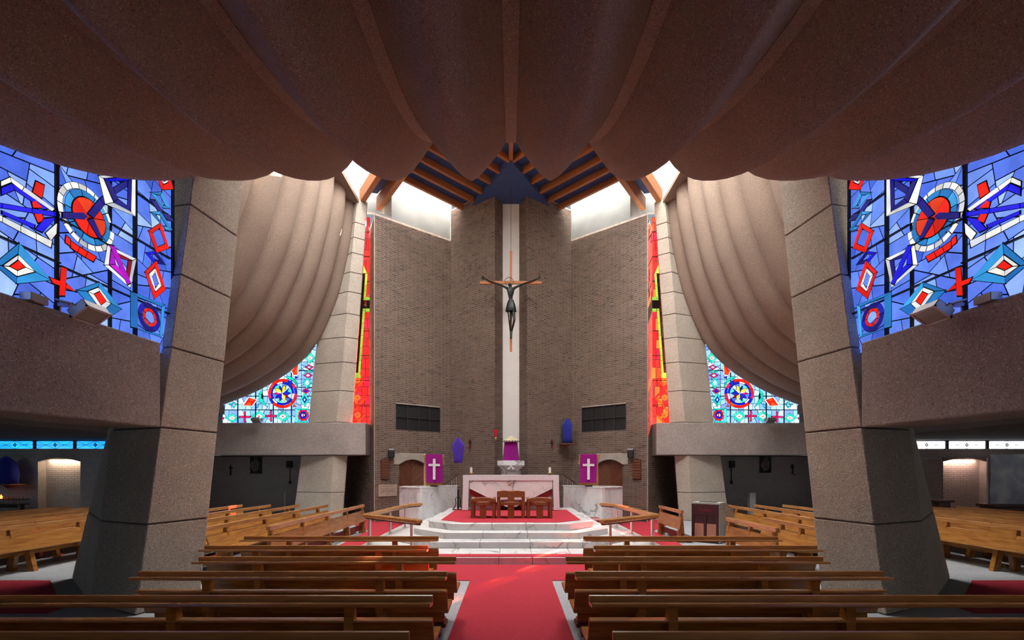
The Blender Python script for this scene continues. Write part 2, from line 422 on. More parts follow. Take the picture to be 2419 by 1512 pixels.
# ------------------------------------------------------------------ floor, carpet, outer shell of the building
fl = B('floor', M['floor'], None, -20, 20, -4, 23, -.2, 0); tag(fl, 'pale grey floor under the pews', 'floor', kind='structure')
def outer(name, label, *b):
    o = B(name, M['dark'], None, *b); tag(o, label, 'wall', kind='structure'); return o
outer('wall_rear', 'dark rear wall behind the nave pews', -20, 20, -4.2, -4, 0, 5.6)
for sx, sd in ((-1, 'left'), (1, 'right')):
    a, b_ = sorted((sx * 20, sx * 20.2))
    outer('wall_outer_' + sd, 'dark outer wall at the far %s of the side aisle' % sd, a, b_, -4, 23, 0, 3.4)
    a, b_ = sorted((sx * 5.45, sx * 20))
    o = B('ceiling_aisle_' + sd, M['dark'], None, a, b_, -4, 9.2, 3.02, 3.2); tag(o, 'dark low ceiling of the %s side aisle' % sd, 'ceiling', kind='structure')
    a, b_ = sorted((sx * 11.5, sx * 20))
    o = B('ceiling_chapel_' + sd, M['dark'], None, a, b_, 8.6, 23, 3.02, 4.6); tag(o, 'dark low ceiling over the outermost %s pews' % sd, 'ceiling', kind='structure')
    a, b_ = sorted((sx * 5.5, sx * 12.9))
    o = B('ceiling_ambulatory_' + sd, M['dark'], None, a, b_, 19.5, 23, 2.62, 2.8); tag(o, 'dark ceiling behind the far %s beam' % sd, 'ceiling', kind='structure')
ZC_ = .012
def carpet(name, label, poly, z0=0, z1=ZC_):
    o = MB().prism(poly, z0, z1).build(name, M['carpet'], None); return tag(o, label, 'carpet')
carpet('aisle_carpet', 'red carpet runner down the centre aisle and across below the marble steps',
       [(-.725, -3.9), (.725, -3.9), (.725, 8.55), (4.45, 8.55), (4.45, 10.0), (-4.45, 10.0), (-4.45, 8.55), (-.725, 8.55)])
carpet('side_carpet', 'red carpet beside the railing left of the altar', [(-4.45, 10.0), (-3.62, 10.0), (-3.62, 17.35), (-4.05, 19.1), (-5.1, 18.27), (-5.62, 19.3), (-6.35, 18.6), (-4.6, 15.6), (-4.45, 12)])
carpet('side_carpet', 'red carpet beside the railing right of the altar', [(4.45, 10.0), (3.62, 10.0), (3.62, 17.35), (4.05, 19.1), (5.1, 18.27), (5.62, 19.3), (6.35, 18.6), (4.6, 15.6), (4.45, 12)])
for sx, sd in ((-1, 'left'), (1, 'right')):
    carpet('passage_carpet', 'dark red carpet strip passing outside the near %s pillar' % sd, [(sx * 6.35, 6.6), (sx * 14, 6.6), (sx * 14, 8.55), (sx * 8.15, 8.55), (sx * 6.35, 6.85)])

# ------------------------------------------------------------------ fluted plaster shells
def smooth_prof(pts, n):
    out = []
    m = len(pts)
    L = [0]
    for i in range(1, m): L.append(L[-1] + math.dist(pts[i], pts[i - 1]))
    def cr(p0, p1, p2, p3, t):
        return tuple(.5 * (2 * b + (c - a) * t + (2 * a - 5 * b + 4 * c - d) * t * t + (3 * b - a - 3 * c + d) * t ** 3) for a, b, c, d in zip(p0, p1, p2, p3))
    for k in range(n + 1):
        s = L[-1] * k / n
        i = 0
        while i < m - 2 and L[i + 1] < s: i += 1
        t = (s - L[i]) / (L[i + 1] - L[i])
        out.append(cr(pts[max(i - 1, 0)], pts[i], pts[i + 1], pts[min(i + 2, m - 1)], t))
    return out
def shell(name, label, prof, cusps, depth, rib, mapf, kr=.1, n=44, ns=14):
    root = empty(name); tag(root, label, 'ceiling', kind='structure')
    pr = smooth_prof(prof, n)
    nor = []
    for i in range(len(pr)):
        a, b = pr[max(i - 1, 0)], pr[min(i + 1, len(pr) - 1)]
        da, db = b[0] - a[0], b[1] - a[1]; l = math.hypot(da, db)
        nor.append((db / l, -da / l))      # to the room side (forward and down)
    for c0, c1 in zip(cusps, cusps[1:]):
        e0, e1 = c0 + rib / 2, c1 - rib / 2
        mb = MB(); vs = []
        for i, (a, z) in enumerate(pr):
            for j in range(ns + 1):
                s = -1 + 2 * j / ns
                f = (1 - kr) * (1 - (math.sqrt(s * s + .012) - math.sqrt(.012)) / (math.sqrt(1.012) - math.sqrt(.012))) + kr * math.sqrt(max(0, 1 - s * s))
                d = depth * f + .02
                vs.append(mapf(a + nor[i][0] * d, e0 + (e1 - e0) * (s + 1) / 2, z + nor[i][1] * d))
        w_ = ns + 1
        mb.add(vs, [(i * w_ + j, i * w_ + j + 1, (i + 1) * w_ + j + 1, (i + 1) * w_ + j) for i in range(len(pr) - 1) for j in range(ns)])
        mb.build('flute', M['shell'], root, smooth=True)
    for c in cusps:
        mb = MB(); vs = []
        for i, (a, z) in enumerate(pr):
            for dd, cc in ((-.02, c - rib / 2 - .01), (.03, c - rib / 2), (.03, c + rib / 2), (-.02, c + rib / 2 + .01)):
                vs.append(mapf(a + nor[i][0] * dd, cc, z + nor[i][1] * dd))
        mb.add(vs, [(i * 4 + j, i * 4 + j + 1, (i + 1) * 4 + j + 1, (i + 1) * 4 + j) for i in range(len(pr) - 1) for j in range(3)])
        mb.build('rib', M['shell'], root)
    return root
near_prof = [(-4, 5.6), (-1.5, 5.42), (1, 5.37), (3, 5.37), (4, 5.456), (5, 5.712), (6, 6.14), (7, 6.74), (7.7, 7.35), (8.3, 8.15), (8.8, 9.3), (9.1, 10.6), (9.25, 12.5)]
PIT = 1.1
shell('ceiling', 'brown fluted plaster shell hanging overhead across the nave', near_prof, [k * PIT for k in range(-5, 6)], .47, .13, lambda a, c, z: (c, a, z))
side_prof = [(-8.6, 4.9), (-7.2, 4.62), (-5.7, 4.75), (-4.1, 5.3), (-3.05, 5.85), (-2.35, 6.35), (-1.65, 7.1), (-.95, 8.6), (-.6, 9.75), (-.3, 11.2), (-.2, 12.4)]
CU = [19.28, 18.4, 17.25, 16.15, 15.1, 13.97, 12.72, 11.45, 10.25, 9.15, 8.2]
for sx, sd in ((-1, 'left'), (1, 'right')):
    shell('ceiling_' + sd, 'fluted plaster shell curving down over the %s pews' % sd, side_prof, CU, .42, .03,
          (lambda s: lambda a, c, z: (s * (6.36 - a), c, z))(sx), .9, 40, 12)

# ------------------------------------------------------------------ pillars and beams
def block(mb_pts0, mb_pts1): return MB().loft(mb_pts0, mb_pts1)
def shrink(pts, k):
    c = sum((Vector(p) for p in pts), Vector()) / len(pts)
    return [tuple(Vector(p) + (c - Vector(p)).normalized() * k) for p in pts]
def pillar(name, label, levels, ring, mat='concrete', gap=.022, inset_=.03):
    """ring(z) -> plan points; one block for each level"""
    root = empty(name); tag(root, label, 'pillar', kind='structure')
    core = MB()
    for z0, z1 in zip(levels, levels[1:]):
        a = [(x, y, z0 + gap / 2) for x, y in ring(z0 + gap / 2)]; b = [(x, y, z1 - gap / 2) for x, y in ring(z1 - gap / 2)]
        MB().loft(a, b).build('block', M[mat], root, bevel=.012)
    lo = [(x, y, levels[0]) for x, y in ring(levels[0])]
    for z0, z1 in zip(levels, levels[1:]):
        core.loft(shrink([(x, y, z0) for x, y in ring(z0)], inset_), shrink([(x, y, z1) for x, y in ring(z1)], inset_))
    core.build('core', M['joint'], root)
    return root
def lerp_table(tab):
    def f(z):
        if z <= tab[0][0]: return tab[0][1]
        for (a, b), (c, d) in zip(tab, tab[1:]):
            if z <= c: return b + (d - b) * (z - a) / (c - a)
        return tab[-1][1]
    return f
def near_ring(sx):
    def f(z):
        k = min(z, 7.4)
        N = (5.05, 6.5 + .18 * k); Fp = (4.78 + .02 * k, 7.43 + .2 * k)
        L1 = (6.15 - .03 * k, 7.05 + .12 * k); L2 = (7.95 - .22 * k, 8.75 + .03 * k); Bk = (6.6 - .1 * k, 9.3)
        return [(sx * x, y) for x, y in (N, Fp, Bk, L2, L1)]
    return f
for sx, sd in ((-1, 'left'), (1, 'right')):
    pillar('pillar', 'massive leaning aggregate pillar at the near %s of the nave' % sd, [0, 1.2, 2.575, 3.79, 4.96, 6.15, 7.4], near_ring(sx))
Lx = lerp_table([(0, 8.62), (2.56, 8.28), (3.85, 8.0), (7.0, 7.7), (8.0, 7.3), (8.9, 7.0), (9.65, 6.8), (10.4, 6.6), (12.5, 6.4)])
Cx = lerp_table([(0, 7.02), (2.56, 6.87), (3.85, 6.75), (6.16, 6.5), (8.9, 6.3), (10.4, 6.15), (12.5, 5.95)])
Rx = lerp_table([(0, 6.62), (2.56, 6.42), (3.85, 6.24), (6.16, 6.08), (8.9, 5.88), (12.5, 5.64)])
def far_ring(sx):
    return lambda z: [(sx * x, y) for x, y in ((Lx(z), 19.1), (Cx(z), 18.72), (Rx(z), 18.98), (Rx(z) + .03, 19.12), (Lx(z), 20.1))]
for sx, sd in ((-1, 'left'), (1, 'right')):
    pillar('pillar', 'tall tapering aggregate pillar beside the %s red window' % sd, [0, 1.1, 2.555, 3.83, 5.05, 6.16, 7.12, 8.04, 8.89, 9.65, 10.4, 11.0, 11.58, 12.5], far_ring(sx))
    # far beam across the side bay
    a, b_ = sorted((sx * 5.62, sx * 14.5))
    o = B('beam', M['beam'], None, a, b_, 18.68, 19.45, 2.56, 3.8, .015); tag(o, 'concrete beam under the %s far stained window' % sd, 'beam', kind='structure')
    # near beam running toward the viewer
    X1, X0 = 5.04, 5.26
    pl = [(sx * X1, 6.96), (sx * X0, 4.9), (sx * 5.6, 1.6), (sx * 6.0, -3.9), (sx * 6.9, -3.9), (sx * 6.4, 1.6), (sx * 6.1, 4.9), (sx * 5.9, 7.1)]
    o = MB().prism(pl, 2.575, 3.79).build('beam', M['beam'], None, bevel=.015); tag(o, 'deep concrete beam below the near %s stained window' % sd, 'beam', kind='structure')

# ------------------------------------------------------------------ brick walls
def brick_wall(name, label, A, Bp, z0, z1, holes=(), mats=('brick', 'mortar'), single=300, thick=.3, bond='flemish', course=.0755, clipf=None):
    A = Vector((A[0], A[1], 0)); Bv = Vector((Bp[0], Bp[1], 0)); U = (Bv - A).normalized(); L = (Bv - A).length
    N = Vector((-U.y, U.x, 0))
    if N.dot(-(A + Bv) / 2) < 0: N = -N      # towards the nave
    bw = MB()
    def slab(u0, u1, h0, h1):
        pa = [A + U * u0 + Vector((0, 0, h0)), A + U * u1 + Vector((0, 0, h0)), A + U * u1 + Vector((0, 0, h1)), A + U * u0 + Vector((0, 0, h1))]
        bw.loft(pa, [p - N * thick for p in pa])
    us = sorted({0, L} | {h[0] for h in holes} | {h[1] for h in holes})
    for u0, u1 in zip(us, us[1:]):
        hs = sorted([h for h in holes if h[0] < (u0 + u1) / 2 < h[1]], key=lambda h: h[2])
        zz = z0
        for h in hs:
            if h[2] > zz: slab(u0, u1, zz, h[2])
            zz = max(zz, h[3])
        if zz < z1: slab(u0, u1, zz, z1)
    wall = bw.build(name, M[mats[1]]); tag(wall, label, 'wall', kind='structure')
    items = []
    nc = int((z1 - z0) / course)
    for r in range(nc):
        zc = z0 + (r + .5) * course
        u = -(.0 if r % 2 == 0 else (.165 if bond == 'flemish' else .1125))
        k = 0
        while u < L:
            lw = (.215 if k % 2 == 0 else .1025) if bond == 'flemish' else .215
            a, b = max(u, 0) + (.0 if u >= 0 else 0), min(u + lw, L)
            u += lw + .01; k += 1
            if b - a < .03: continue
            if any(h[0] < b and h[1] > a and h[2] < zc + .03 and h[3] > zc - .03 for h in holes):
                # trim a brick at the opening
                cut = [h for h in holes if h[0] < b and h[1] > a and h[2] < zc + .03 and h[3] > zc - .03][0]
                if a < cut[0] - .04: b = cut[0]
                elif b > cut[1] + .04: a = cut[1]
                else: continue
            items.append((a, b, zc))
    eye = Vector((0, 0, ZC))
    items.sort(key=lambda i: (A + U * ((i[0] + i[1]) / 2) + Vector((0, 0, i[2])) - eye).length)
    vis = [i for i in items if i[2] > .9] if single else []
    chosen = set(vis[:single])
    h2 = course / 2 - .005
    X = Matrix((U.to_4d(), N.to_4d(), Vector((0, 0, 1, 0)), (0, 0, 0, 1))).transposed()
    for i in range(3): X[i][3] = 0; X[3][i] = 0
    unit = MB().box(-.5, .5, -.004, .005, -h2, h2).mesh('brick', M[mats[0]])
    rest = MB()
    for it in items:
        a, b, zc = it
        if it in chosen:
            o = bpy.data.objects.new('brick', unit); COL.objects.link(o); o.parent = wall
            o.matrix_local = Matrix.Translation(A + U * ((a + b) / 2) + Vector((0, 0, zc))) @ X @ Matrix.Diagonal((b - a, random.uniform(.8, 1.15), 1, 1))
        else:
            p = random.uniform(.003, .006)
            q = [A + U * a + Vector((0, 0, zc - h2)), A + U * b + Vector((0, 0, zc - h2)), A + U * b + Vector((0, 0, zc + h2)), A + U * a + Vector((0, 0, zc + h2))]
            f = [v + N * p for v in q]
            rest.add([*q, *f], [(4, 5, 6, 7), (0, 1, 5, 4), (1, 2, 6, 5), (2, 3, 7, 6), (3, 0, 4, 7)])
    if rest.v: tag(rest.build('brickwork', M[mats[0]], wall), kind='stuff')
    return wall, A, U, N, L
WA, WB, WC, WD = (5.14, 18.3), (2.54, 20.4), (.645, 18.9), (.335, 19.45)
DOOR = (.985, 2.15, 0, 2.62); GRILLE = (.85, 2.82, 3.55, 4.56)
WALL = {}
for sx, sd in ((-1, 'left'), (1, 'right')):
    WALL[sx] = brick_wall('wall_altar_' + sd, 'brown brick wall with the arched door %s of the altar' % sd, (sx * WA[0], WA[1]), (sx * WB[0], WB[1]), 0, 11.7, (DOOR, GRILLE), thick=.12)
    WALL[sx, 'p'] = brick_wall('wall_pier_' + sd, 'brown brick pier face angled %s of the white niche' % sd, (sx * WB[0], WB[1]), (sx * WC[0], WC[1]), 0, 12.95, thick=.03)
    brick_wall('wall_return_' + sd, 'narrow brick return on the %s edge of the white niche' % sd, (sx * WC[0], WC[1]), (sx * WD[0], WD[1]), 0, 12.95, single=150, thick=.012)
    brick_wall('wall_end_' + sd, 'narrow brick wall end beside the %s red window' % sd, (sx * 5.7, 19.5), (sx * WA[0], WA[1]), 0, 11.7, single=200, thick=.012)
o = B('wall_niche', M['white'], None, -.36, .36, 19.45, 19.7, 0, 13.2); tag(o, 'white plastered strip between the two brick piers', 'wall', kind='structure')

for sx, sd in ((-1, 'left'), (1, 'right')):
    brick_wall('wall_passage_' + sd, 'shadowed brown brick wall turning back beneath the far %s beam' % sd, (sx * 7.5, 21.7), (sx * 5.68, 19.46), 0, 2.62, single=200, thick=.03)
# ambulatory walls of white painted brick
for sx, sd in ((-1, 'left'), (1, 'right')):
    brick_wall('wall_ambulatory_' + sd, 'painted brick wall behind the far %s beam' % sd, (sx * 20, 21.6), (sx * 7.35, 21.6), 0, 2.62, mats=('wbrick', 'wmortar'), bond='stretcher', single=200)
    # aisle wall with shallow arched recess and strip window above
    rec = sorted((abs(PX(90, 17.0)), abs(PX(190, 17.0)))) if sx < 0 else sorted((PX(2228, 17.0), PX(2332, 17.0)))
    x0, x1 = rec
    wl, A_, U_, N_, L_ = brick_wall('wall_aisle_' + sd, 'painted brick aisle wall with an arched recess at far %s' % sd, (sx * 20, 17.0), (sx * 14.0, 17.0), 0, 2.42,
               holes=((20 - x1, 20 - x0, 0, 2.42),), mats=('wbrick', 'wmortar'), bond='stretcher', single=150)
    brick_wall('wall_recess_' + sd, 'lit painted brick back of the %s aisle recess' % sd, (sx * x1, 17.3), (sx * x0, 17.3), 0, 2.6, mats=('wbrick', 'wmortar'), bond='stretcher', single=300, thick=.15)
    # arch headed lintel
    pts = [(sx * (x1 + .25), 2.42), (sx * (x1 + .25), 2.72), (sx * 14.0, 2.72), (sx * 14.0, 2.42), (sx * x0, 2.27)]
    n = 10
    for i in range(1, n): t = i / n; pts.append((sx * (x0 + (x1 - x0) * t), 2.27 + .13 * math.sin(math.pi * t)))
    pts.append((sx * x1, 2.27))
    lt = MB().prism([(sx * 20, 2.42), (sx * 20, 2.72), (sx * 14, 2.72), (sx * 14, 2.42)] , 16.97, 17.3, 'y').build('lintel', M['beam'], wl)
    ar = MB()
    for i in range(n):
        t0, t1 = i / n, (i + 1) / n
        f = lambda t: (sx * (x0 + (x1 - x0) * t), 2.27 + .13 * math.sin(math.pi * t))
        p0, p1 = f(t0), f(t1)
        ar.prism([p0, p1, (p1[0], 2.43), (p0[0], 2.43)], 16.97, 17.07, 'y')
    ar.build('arch_lintel', M['beam'], wl)
    lp = empty('recess_lamp', (sx * (x0 + x1) / 2, 17.19, 2.385)); tag(lp, 'warm lamp hidden behind the arch of the %s aisle recess' % sd, 'lamp')
    ld = bpy.data.lights.new('recess_lamp', 'AREA'); ld.shape = 'RECTANGLE'; ld.size = 1.2; ld.size_y = .12; ld.energy = RECESS; ld.color = (1, .72, .48) if sx < 0 else (1, .62, .48)
    lo_ = bpy.data.objects.new('lamp_tube', ld); COL.objects.link(lo_); lo_.parent = lp; lo_.location = (0, 0, -.02)
    B('lamp_casing', M['alu'], lp, -.62, .62, -.07, .07, 0, .03)
    # strip window
    g = Glazing('window_%d' % (5 if sx < 0 else 6), (sx * 20, 17.1, 2.72), (-sx, 0, 0), (0, 0, 1), (0, -1, 0), ('blue' if sx < 0 else 'white') + ' leaded strip window under the dark %s ceiling' % sd, .012, 1.6 if sx < 0 else 2.6)
    ck = 'cy' if sx < 0 else 'cw'
    for i in range(4):
        u0, u1 = i * 1.42 + .03 + .35, i * 1.42 + 1.36 + .35
        um = (u0 + u1) / 2
        for q in ([(u0, 0), (um, 0), (um, .14), (u0, .14)], [(um, 0), (u1, 0), (u1, .14), (um, .14)], [(u0, .14), (um, .14), (um, .28), (u0, .28)], [(um, .14), (u1, .14), (u1, .28), (um, .28)]):
            g.pane(q, ck)
        g.bar((um - .045, .14), (um, .2), .02, .02, 'came'); g.bar((um, .2), (um + .045, .14), .02, .02, 'came'); g.bar((um + .045, .14), (um, .08), .02, .02, 'came'); g.bar((um, .08), (um - .045, .14), .02, .02, 'came')
        g.bar((u0, .0), (um, .28), .008, .012, 'came'); g.bar((um, 0), (u1, .28), .008, .012, 'came'); g.bar((u0, .28), (um, 0), .008, .012, 'came'); g.bar((um, .28), (u1, 0), .008, .012, 'came')
        g.bar((u1 + .03, 0), (u1 + .03, .28), .09, .03)
    g.finish([(0, 0), (6, 0), (6, .28), (0, .28)])
    g = Glazing('window_%d' % (16 if sx < 0 else 17), (sx * 19.98, 0, 2.5), (0, 1, 0), (0, 0, 1), (-sx, 0, 0), 'added unseen leaded strip window along the outer %s aisle wall' % sd, .012, 4.5)  # out of view, added to brighten the aisle and its painting
    for i in range(12): g.pane([(-3.2 + i * 1.42, 0), (-1.86 + i * 1.42, 0), (-1.86 + i * 1.42, .45), (-3.2 + i * 1.42, .45)], 'l4' if sx < 0 else 'cw'); g.bar((-1.82 + i * 1.42, 0), (-1.82 + i * 1.42, .45), .09, .03)
    g.finish([(-3.3, 0), (14, 0), (14, .45), (-3.3, .45)])

# ------------------------------------------------------------------ upstands, roof, rooflights and added clerestory
for sx, sd in ((-1, 'left'), (1, 'right')):
    o = B('wall_clerestory_' + sd, M['pale'], None, *sorted((sx * 6.62, sx * 6.8)), 8.0, 19.55, 12.3, 20.6); tag(o, 'pale concrete upstand above the %s shell' % sd, 'wall', kind='structure')
    o = B('trim_%d' % (1 if sx < 0 else 2), M['shell'], None, *sorted((sx * 5.9, sx * 6.75)), 8.0, 19.35, 12.36, 12.5); tag(o, 'dark ledge along the top of the %s shell' % sd, 'ledge', kind='structure')
    q = [(sx * 6.62, 19.3), (sx * 5.45, 19.0), (sx * 5.38, 18.5), (sx * 2.48, 20.75), (sx * 2.6, 21.0), (sx * 6.7, 21.0)]
    o = MB()
    o.prism([(sx * 4.62, 18.75), (sx * 2.55, 20.43), (sx * 2.58, 20.9), (sx * 4.75, 19.1)], 11.7, 20.6); o.prism([(sx * 4.62, 18.72), (sx * 5.25, 19.75), (sx * 5.1, 19.85), (sx * 4.62, 18.95)], 11.7, 20.6); o.prism([(sx * 6.8, 19.5), (sx * 5.2, 19.75), (sx * 5.2, 19.95), (sx * 6.8, 19.8)], 12.5, 20.6); o.prism([(sx * 5.13, 18.31), (sx * 4.62, 18.73), (sx * 5.2, 19.75), (sx * 5.66, 19.48)], 11.7, 11.78)
    o = o.build('wall_upstand_' + sd, M['pale']); tag(o, 'pale concrete upstand over the %s brick altar wall' % sd, 'wall', kind='structure')
def inter(p, d, q, e):
    det = d[0] * -e[1] + e[0] * d[1]
    t = ((q[0] - p[0]) * -e[1] + e[0] * (q[1] - p[1])) / det
    return (p[0] + d[0] * t, p[1] + d[1] * t)
roof = empty('ceiling_roof'); tag(roof, 'blue boarded timber roof above the altar', 'ceiling', kind='structure')
ZJ = 12.72; ZR = 12.95
for sx in (-1, 1):
    s = sx
    kite = [(0, 10.2), (s * 5.85, 19.05), (s * 5.3, 19.2), (s * 4.1, 17.78), (s * 1.85, 20.1), (0, 20.1)]
    for i in range(9):   # boards as strips parallel with the joists
        pass
    MB().prism(kite, ZR, ZR + .08).build('roof_board', M['blue'], roof)
    def beam_between(a, b, w, z0, z1, name, mat='timber'):
        a = Vector(a); b = Vector(b); d = (b - a).normalized(); n = Vector((-d.y, d.x)) * w / 2
        return MB().prism([a + n, b + n, b - n, a - n], z0, z1).build(name, M[mat], roof, bevel=.01)
    mdir = (s * -.557, -.83)
    beam_between((s * 5.34, 19.5), (s * .35, 12.06), .2, 12.45, ZR, 'main_beam')
    beam_between((s * 5.85, 18.98), (s * .2, 10.56), .2, 12.45, ZR, 'main_beam')
    capdir = (-s * 1.8, -3.2); capp = (s * 1.8, 20.0)
    for k in range(9):
        st = (s * (4.16 - .5 * k), 17.8 - .5 * k)
        a = inter(st, (-s * .707, .707), (s * 5.34, 19.5), (s * 4.99, 7.44))
        b = inter(st, (-s * .707, .707), capp, capdir)
        if b[0] * s < .04 or b[1] < 16.3 : b = inter(st, (-s * .707, .707), (s * .08, 0), (0, 1))
        beam_between(a, b, .12, ZJ, ZR, 'joist')
    MB().prism([(s * 0, 16.75), (s * 1.78, 20.05), (s * .645, 19.0), (s * .33, 19.5), (0, 19.5)], 12.68, ZR).build('blue_soffit', M['blue'], roof)
    o = Vector((0, 0))
beam_between((0, 13.5), (0, 16.8), .14, ZJ, ZR, 'ridge_joist')
def rooflight(n, label, poly, z, k=1.0):
    root = empty('window_%d' % n); tag(root, label, 'rooflight', kind='structure')
    m = glass('rooflight glazing %d' % n, (1, .97, .92, 1), SKYLIGHT * k, .02)
    MB().prism(poly, z, z + .03).build('pane', m, root)
    return root
for i, sx in enumerate((-1, 1)):
    sd = ('left', 'right')[i]
    rooflight(7 + i, 'bright rooflight between the %s shell and the timber roof' % sd, [(sx * 6.75, 9.3), (sx * .01, 9.3), (sx * .01, 17.7), (sx * 6.75, 17.7)], 20.4)
    rooflight(9 + i, 'bright rooflight slot over the %s brick altar wall' % sd, [(sx * 6.75, 17.7), (sx * .01, 17.7), (sx * .01, 21), (sx * 6.75, 21)], 20.4, .5)

cl = empty('window_15'); tag(cl, 'added clerestory glazing standing on the nave shell, facing the altar', 'added glazing', kind='structure')  # unseen glowing panes, added to light the altar side from the front
for k in range(6):
    x0 = -6.3 + 2.1 * k
    B('pane', gl_cl if k else (gl_cl := glass('added clerestory glazing', (1, .97, .94, 1), CLERESTORY_FILL, .02)), cl, x0 + .03, x0 + 2.07, 9.3, 9.33, 12.6, 19.5)
    B('mullion', M['chrome_dark'], cl, x0 - .03, x0 + .03, 9.26, 9.34, 12.5, 19.6)
# ------------------------------------------------------------------ near stained windows
PLX, PLK = 5.45, .03
def z1(x, y):   # reading of the left window in its own plane (depth, height)
    px, py = x / 3.023, 350 + y / 3.023
    Y = PLX / (PLK + (CX - px) / F)
    return (Y, PZ(py, Y))
def near_window(sx, num):
    sd = 'left' if sx < 0 else 'right'
    d = Vector((sx * -PLK, 1, 0))
    g = Glazing('window_%d' % num, (sx * PLX, 0, 0), d, (0, 0, 1), (-sx, 0, 0), 'tall blue stained glass window with red disc at near %s' % sd, .016)
    if sx > 0: g.swap = {'M': 'B', 'P': 'K'}
    zp = lambda pts: [z1(*p) for p in pts]
    reg = [(.6, 3.7), (7.45, 3.7), (7.45, 6.6), (.6, 6.6)]
    ys = [.6, 2.0, 3.2, 4.45, z1(395, 600)[0], z1(775, 600)[0], z1(950, 600)[0], 7.45]
    cols = ['b1', 'b1', 'b2', 'b3', 'b5', 'b5', 'b4']
    for i, (a, b) in enumerate(zip(ys, ys[1:])):
        g.background([(a, 3.7), (b, 3.7), (b, 6.6), (a, 6.6)], .27, cols + (['b4', 'b2'] if i < 4 else ['b3']), 11 + i)
    def pc(pts, col): g.piece(zp(pts), col)
    pc([(0, 235), (65, 205), (75, 245), (0, 275)], 'W'); pc([(65, 205), (165, 275), (150, 305), (75, 245)], 'W'); pc([(165, 275), (385, 435), (365, 452), (150, 305)], 'W')
    pc([(0, 282), (75, 250), (95, 300), (0, 340)], 'B'); pc([(75, 250), (335, 432), (300, 440), (95, 300)], 'B')
    pc([(245, 235), (308, 265), (290, 360), (222, 315)], 'R'); pc([(215, 385), (240, 370), (300, 430), (225, 428)], 'R'); pc([(230, 465), (285, 468), (310, 520), (260, 535)], 'R')
    pc([(-220, 360), (0, 393), (0, 430), (-220, 400)], 'B'); pc([(0, 393), (215, 430), (215, 465), (0, 430)], 'B'); pc([(215, 430), (395, 456), (395, 492), (215, 465)], 'B')
    pc([(0, 445), (235, 545), (225, 575), (0, 475)], 'B'); pc([(235, 578), (300, 503), (388, 492), (290, 602)], 'B')
    pc([(-220, 385), (0, 485), (0, 530), (-220, 430)], 'W'); pc([(0, 488), (130, 552), (130, 600), (0, 530)], 'W'); pc([(130, 552), (240, 608), (240, 655), (130, 600)], 'W'); pc([(240, 608), (355, 662), (345, 712), (240, 655)], 'W')
    pc([(305, 605), (390, 530), (385, 612), (345, 662)], 'W')
    c = (5.965, 5.07)
    g.annulus(c, .312, .385, 20, ['W', 'W', 'W2'])
    g.annulus(c, .226, .312, 10, ['T', 'C', 'T'])
    g.annulus(c, 0, .226, 6, ['R', 'O', 'R', 'R'], .35, 4)
    pc([(400, 456), (545, 456), (585, 485), (560, 515), (400, 500)], 'K')
    pc([(578, 465), (625, 500), (705, 405), (665, 360)], 'K'); pc([(665, 360), (705, 405), (785, 328), (765, 282)], 'K'); pc([(765, 282), (785, 328), (905, 252), (880, 212)], 'K')
    pc([(578, 512), (622, 500), (690, 650), (660, 645)], 'K')
    g.ringq(zp([(655, 195), (925, 180), (925, 490), (705, 400)]), zp([(690, 216), (900, 200), (893, 455), (762, 388)]), ['W', 'W', 'W2', 'W'])
    g.ringq(zp([(692, 218), (898, 202), (891, 450), (764, 385)]), zp([(735, 240), (868, 232), (863, 412), (795, 360)]), ['B', 'K', 'K', 'K'])
    g.ringq(zp([(1040, 120), (1150, 115), (1195, 295), (1110, 300)]), zp([(1075, 150), (1140, 150), (1160, 245), (1120, 262)]), ['R'])
    g.ringq(zp([(1080, 155), (1138, 155), (1155, 243), (1120, 258)]), zp([(1102, 180), (1130, 180), (1140, 232), (1120, 240)]), ['W'])
    g.ringq(zp([(1020, 315), (1110, 310), (1165, 432), (1120, 432)]), zp([(1060, 332), (1094, 337), (1132, 410), (1112, 406)]), ['T', 'C'])
    pc([(1018, 365), (1060, 375), (1112, 450), (1085, 462)], 'K'); pc([(1105, 460), (1150, 470), (1195, 525), (1140, 512)], 'K')
    g.ringq(zp([(1015, 455), (1095, 450), (1185, 590), (1130, 582)]), zp([(1060, 472), (1086, 477), (1140, 560), (1112, 556)]), ['C', 'T'])
    g.ringq(zp([(1000, 590), (1095, 530), (1155, 715), (1060, 750)]), zp([(1035, 606), (1085, 572), (1125, 682), (1070, 706)]), ['R'])
    g.ringq(zp([(975, 745), (1055, 735), (1130, 835), (1040, 820)]), zp([(1010, 760), (1045, 756), (1086, 806), (1046, 796)]), ['B', 'K', 'K', 'B'])
    g.ringq(zp([(970, 885), (1055, 800), (1125, 1010), (1040, 1080)]), zp([(995, 900), (1045, 850), (1095, 985), (1045, 1030)]), ['R'])
    g.ringq(zp([(997, 902), (1045, 855), (1092, 983), (1045, 1026)]), zp([(1020, 920), (1045, 886), (1070, 965), (1045, 1004)]), ['W'])
    g.ringq(zp([(860, 1020), (1115, 1120), (1090, 1355), (860, 1275)]), zp([(912, 1062), (1090, 1132), (1075, 1330), (912, 1288)]), ['T', 'C', 'T', 'T'])
    c2 = (6.83, 4.117)
    g.annulus(c2, .13, .205, 6, ['K', 'K', 'N']); g.annulus(c2, .08, .13, 7, ['R'])
    g.ringq(zp([(680, 690), (895, 790), (850, 1000), (655, 835)]), zp([(702, 722), (865, 802), (836, 965), (690, 835)]), ['W', 'W2', 'W', 'W'])
    g.ringq(zp([(704, 724), (863, 804), (834, 962), (692, 833)]), zp([(728, 772), (830, 802), (815, 905), (737, 830)]), ['P', 'P', 'M', 'M'])
    pc([(690, 690), (732, 702), (850, 960), (822, 975)], 'M')
